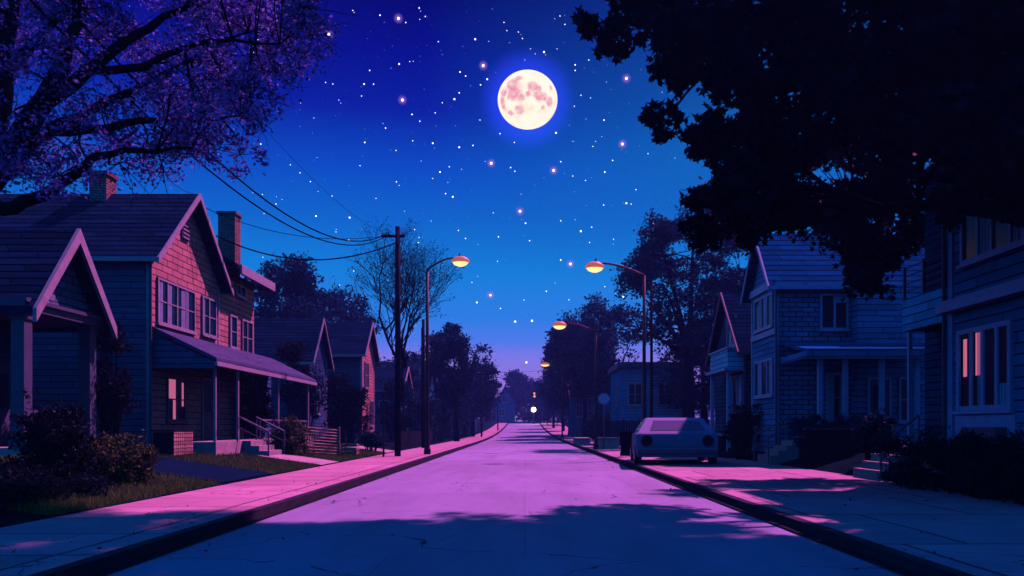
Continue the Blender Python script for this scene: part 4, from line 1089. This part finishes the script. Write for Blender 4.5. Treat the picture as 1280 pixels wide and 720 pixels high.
def cabpt(a, h, e):     # rear slope, a -1..1 across, h 0..1 up
    q = Vector((a*(W_*.955 + (W_*.72-W_*.955)*h), .10 + .88*h, 1.135 + .525*h)) + Vector((0,-.51,.86))*e
    return cp(*q)
mb = MB(); mb.hexa([cabpt(-.72,.16,-.01),cabpt(.78,.16,-.01),cabpt(.78,.86,-.01),cabpt(-.72,.86,-.01),cabpt(-.72,.16,.012),cabpt(.78,.16,.012),cabpt(.78,.86,.012),cabpt(-.72,.86,.012)])
mb.build('rear_window', M['carglass'], car)
for sg in (-1, 1):
    def sp_(v, h, e): return cp(sg*(W_*.955 + (W_*.72-W_*.955)*h + e*.9), v, 1.135+.525*h-.0+e*.4)
    for va, vb, ta, tb in ((.75,1.62,1.08,1.62),(1.72,2.9,1.72,2.42)):
        mb = MB(); mb.hexa([sp_(va,.15,-.02),sp_(vb,.15,-.02),sp_(tb,.86,-.02),sp_(ta,.86,-.02),sp_(va,.15,.015),sp_(vb,.15,.015),sp_(tb,.86,.015),sp_(ta,.86,.015)])
        mb.build('side_window', M['carglass'], car)
    # round tail light
    c = [(sg*1.08 + .19*math.cos(a), .86+.19*math.sin(a)) for a in [2*math.pi*i/16 for i in range(16)]]
    mb = MB(); mb.prism(c, lambda u, v, d: cp(u, d, v), -.03, .06); tl = mb.build('taillight', M['tail'], car)
    mb = MB()
    a0 = [2*math.pi*i/16 for i in range(17)]
    mb.tube([cp(sg*1.08+.205*math.cos(a), -.01, .86+.205*math.sin(a)) for a in a0], .022, 6); mb.build('taillight_ring', M['chrome'], tl)
    for v in (.85, 3.9):
        wc = cp(sg*(W_-.1), v, .34); ax = Vector((math.cos(cr), math.sin(cr), 0))*sg
        mb = MB(); mb.tube([Vector(wc)-ax*.13, Vector(wc)-ax*.11, Vector(wc)+ax*.11, Vector(wc)+ax*.13], [.30,.34,.34,.30], 20); wl = mb.build('wheel', M['tyre'], car)
        mb = MB(); mb.tube([Vector(wc)+ax*.128, Vector(wc)+ax*.15], [.21,.16], 16); mb.build('rim', M['rim'], wl)
mb = MB(); mb.hexa([cp(-W_*.97,-.10,.40),cp(W_*.97,-.10,.40),cp(W_*.97,.02,.40),cp(-W_*.97,.02,.40),cp(-W_*.97,-.10,.54),cp(W_*.97,-.10,.54),cp(W_*.97,.02,.54),cp(-W_*.97,.02,.54)]); mb.build('bumper', M['chrome'], car, False, .02)
mb = MB(); mb.hexa([cp(-.85,-.012,.66),cp(.85,-.012,.66),cp(.85,.03,.66),cp(-.85,.03,.66),cp(-.85,-.012,.675),cp(.85,-.012,.675),cp(.85,.03,.675),cp(-.85,.03,.675)]); mb.build('trunk_seam', M['tail'], car)

# downspouts, gutters and a meter: parts of the houses
for root, pts in ((A, [(-11.93,25.5,6.9),(-11.93,25.5,.8)]), (K, [(9.75,31.05,7.0),(9.75,31.05,.6)]), (N_, [(9.42,17.98,8.9),(9.42,17.98,.6)]), (L_, [(9.72,35.45,4.9),(9.72,35.45,.6)])):
    mb = MB(); mb.tube(pts, .045, 6); mb.build('downspout', M['trimdark'], root)
# fallen leaves along the kerbs and on the road edges
fp = []
for _ in range(150):
    sd = RNG.random()
    y = 8 + 45*RNG.random()**1.6
    if sd < .4: x = RL - .2 - abs(RNG.normal(0, .7)); z = .16
    elif sd < .6: x = RL + .05 + abs(RNG.normal(0, .5)); z = .045
    elif sd < .75: x = RR - .05 - abs(RNG.normal(0, .5)); z = .045
    else: x = RR + .25 + abs(RNG.normal(0, 1.4)); z = .16
    fp.append((x, y, z))
tag(leaf_mesh('fallen_leaves', fp, .05, 'oval', M['leaf_dark'], up=.0), 'dark fallen leaves scattered along both kerbs', 'fallen leaves', kind='stuff')

# ------------------------------------------------------------------ small yard objects
t = thing('wooden_crate', 'slatted wooden box in front of the two-storey house, its street side lit', 'crate', (-10.6, 24.1, gz(-10.6, 24.1)))
zc = gz(-10.6, 24.1)
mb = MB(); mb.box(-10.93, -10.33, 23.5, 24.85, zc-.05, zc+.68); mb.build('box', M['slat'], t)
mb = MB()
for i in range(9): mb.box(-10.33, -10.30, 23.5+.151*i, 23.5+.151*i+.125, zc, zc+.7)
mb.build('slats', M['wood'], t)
mb = MB(); mb.box(-10.96, -10.29, 23.46, 24.9, zc+.702, zc+.75); mb.build('lid', M['slat'], t)
# wicker panel
t = thing('wicker_panel', 'pink-lit wicker lattice panel at the end of the porch bush', 'fence panel', (-8.4, 33, gz(-8.4, 33)))
a, b_ = Vector((-8.9, 32.3, gz(-8.9, 32.3))), Vector((-7.9, 34.0, gz(-7.9, 34)))
mb = MB()
for i in range(15):
    q = a.lerp(b_, i/14); mb.tube([q, q+Vector((0,0,1.15))], .022, 5)
for i in range(9):
    h = Vector((0,0,.08+.125*i)); mb.tube([a+h, b_+h], .03, 5)
mb.build('lattice', M['wood'], t)
mb = MB()
for q in (a, b_): mb.tube([q-Vector((0,0,.1)), q+Vector((0,0,1.25))], .05, 6)
mb.build('panel_post', M['wood'], t)
t = thing('small_crate', 'small wooden crate on the lawn right of the wicker panel', 'crate', (-7.9, 36.2, gz(-7.9, 36.2)))
zc = gz(-7.9, 36.2); mb = MB()
for z in (.0, .17, .34): mb.box(-8.25, -7.55, 35.9, 35.93, zc+z, zc+z+.12); mb.box(-8.25, -7.55, 36.5, 36.53, zc+z, zc+z+.12); mb.box(-8.25, -8.22, 35.931, 36.499, zc+z, zc+z+.12); mb.box(-7.58, -7.55, 35.931, 36.499, zc+z, zc+z+.12)
mb.build('slats', M['wood'], t)
mb = MB(); mb.box(-8.2, -7.6, 35.95, 36.48, zc, zc+.06); mb.build('crate_floor', M['wood'], t)
# wooden bin enclosure in front of the brick-sided house
t = thing('bin_enclosure', 'dark board bin enclosure in front of the brick-sided house porch', 'bin enclosure', (10.2, 26.6, gz(10.2, 26.6)))
zc = gz(9.6, 26.4); mb = MB()
for i in range(10): mb.box(9.62+.135*i, 9.62+.135*i+.12, 26.3, 26.34, zc-.1, zc+1.12)
mb.build('boards', M['slat'], t)
mb = MB(); mb.box(9.58, 9.62, 26.3, 27.5, zc-.1, zc+1.1); mb.box(10.97, 11.01, 26.3, 27.5, zc-.1, zc+1.1); mb.box(9.62, 10.97, 27.46, 27.5, zc-.1, zc+1.1); mb.build('boards', M['slat'], t)
mb = MB(); mb.box(9.55, 11.05, 26.25, 27.55, zc+1.122, zc+1.18); mb.build('lid', M['trimdark'], t)
for x in (9.42, 9.2):
    pp = thing('gate_post', 'square dark gate post left of the bin enclosure' if x > 9.3 else 'shorter square post at the foot of the handrail', 'post', (x, 26.6, .15))
    hgt = 1.45 if x > 9.3 else 1.15
    mb = MB(); mb.box(x-.07, x+.07, 26.53, 26.67, .1, hgt); mb.build('shaft', M['slat'], pp)
    mb = MB(); mb.box(x-.09, x+.09, 26.51, 26.69, hgt, hgt+.06); mb.build('post_cap', M['trimdark'], pp)
# bank steps between car and houses
t = thing('bank_steps', 'dark wooden steps climbing the bank behind the parked car', 'steps', (9.2, 34, .2))
mb = MB()
for i in range(7): mb.box(8.7+.18*i, 10.4, 34.6+.001*i, 36.2-.001*i, .1+.16*i if i else .05, .26+.16*i)
mb.build('treads', M['slat'], t)
t = thing('retaining_wall', 'low dark retaining wall on the right behind the parked car', 'wall', (9.2, 39, .2))
mb = MB(); mb.box(9.0, 9.25, 36.4, 47, .05, 1.1); mb.build('wall', M['slat'], t)
mb = MB(); mb.box(8.95, 9.3, 36.35, 47.05, 1.1, 1.2); mb.build('coping', M['stone'], t)
# low walls and bin near the second lamp
def low(label, x0, x1, y0, y1, h):
    t = thing('low_wall', label, 'wall', ((x0+x1)/2, (y0+y1)/2, .15), 'low walls by the right sidewalk')
    mb = MB(); mb.box(x0, x1, y0, y1, .1, .15+h); mb.build('wall', M['stone'], t)
    mb = MB(); mb.box(x0-.05, x1+.05, y0-.05, y1+.05, .15+h, .23+h); mb.build('coping', M['step'], t)
low('low pale stone wall left of the dark bin', 4.75, 5.9, 49.8, 52.4, .62)
low('low stone planter edge beyond the second right lamp', 3.95+.3, 5.4, 66, 70, .38)
t = thing('wheelie_bin', 'black wheelie bin standing left of the parked car', 'bin', (4.6, 36.4, .15))
def tap(x0, x1, y0, y1, z0, z1, k=.06): return MB().hexa([(x0+k,y0+k,z0),(x1-k,y0+k,z0),(x1-k,y1-k,z0),(x0+k,y1-k,z0),(x0,y0,z1),(x1,y0,z1),(x1,y1,z1),(x0,y1,z1)])
tap(4.35, 4.85, 36.1, 36.7, .2, 1.2).build('bin_body', M['bin'], t, False, .02)
tap(4.32, 4.88, 36.05, 36.75, 1.201, 1.3, -.02).build('lid', M['bin'], t, False, .015)
for x in (4.38, 4.8):
    mb = MB(); mb.tube([(x,36.68,.27),(x+.05,36.68,.27)], .11, 12); mb.build('wheel', M['tyre'], t)
# board fence beyond the low wall
t = thing('board_fence', 'dark board fence under the flat-roofed house', 'fence', (8, 60, .2))
mb = MB()
for i in range(44): mb.box(5.6+.18*i, 5.6+.18*i+.15, 58.5, 58.54, .1, 1.95 + .05*(i % 3 == 0))
mb.build('boards', M['slat'], t)
mb = MB()
for i in range(6): mb.box(5.6+1.55*i, 5.72+1.55*i, 58.545, 58.66, .1, 2.1)
mb.build('fence_post', M['slat'], t)
t = thing('picket_fence', 'low dark picket fence along the left sidewalk beyond the lamp', 'fence', (-7.4, 58, .2))
mb = MB()
for i in range(60): mb.box(-7.42, -7.38, 46+.3*i, 46+.3*i+.18, gz(-7.4, 50)-.05, 1.25)
mb.build('pickets', M['slat'], t)
mb = MB(); mb.box(-7.46, -7.425, 46, 64, .55, .63); mb.box(-7.46, -7.425, 46, 64, 1.0, 1.08); mb.build('fence_rail', M['slat'], t)

# ------------------------------------------------------------------ evening air
HAZE = 0.0010
if HAZE:
    mb = MB(); mb.box(-238, 238, -28, 448, -1.2, 21)
    m, nt, b = newmat('evening_air'); nt.nodes.remove(b)
    v = nt.nodes.new('ShaderNodeVolumePrincipled'); v.inputs['Density'].default_value = HAZE; v.inputs['Color'].default_value = (.10,.28,.80,1); v.inputs['Anisotropy'].default_value = .2
    nt.links.new(v.outputs[0], nt.nodes['Material Output'].inputs['Volume'])
    h = mb.build('haze', m); tag(h, kind='stuff')

scene.cycles.diffuse_bounces = 0
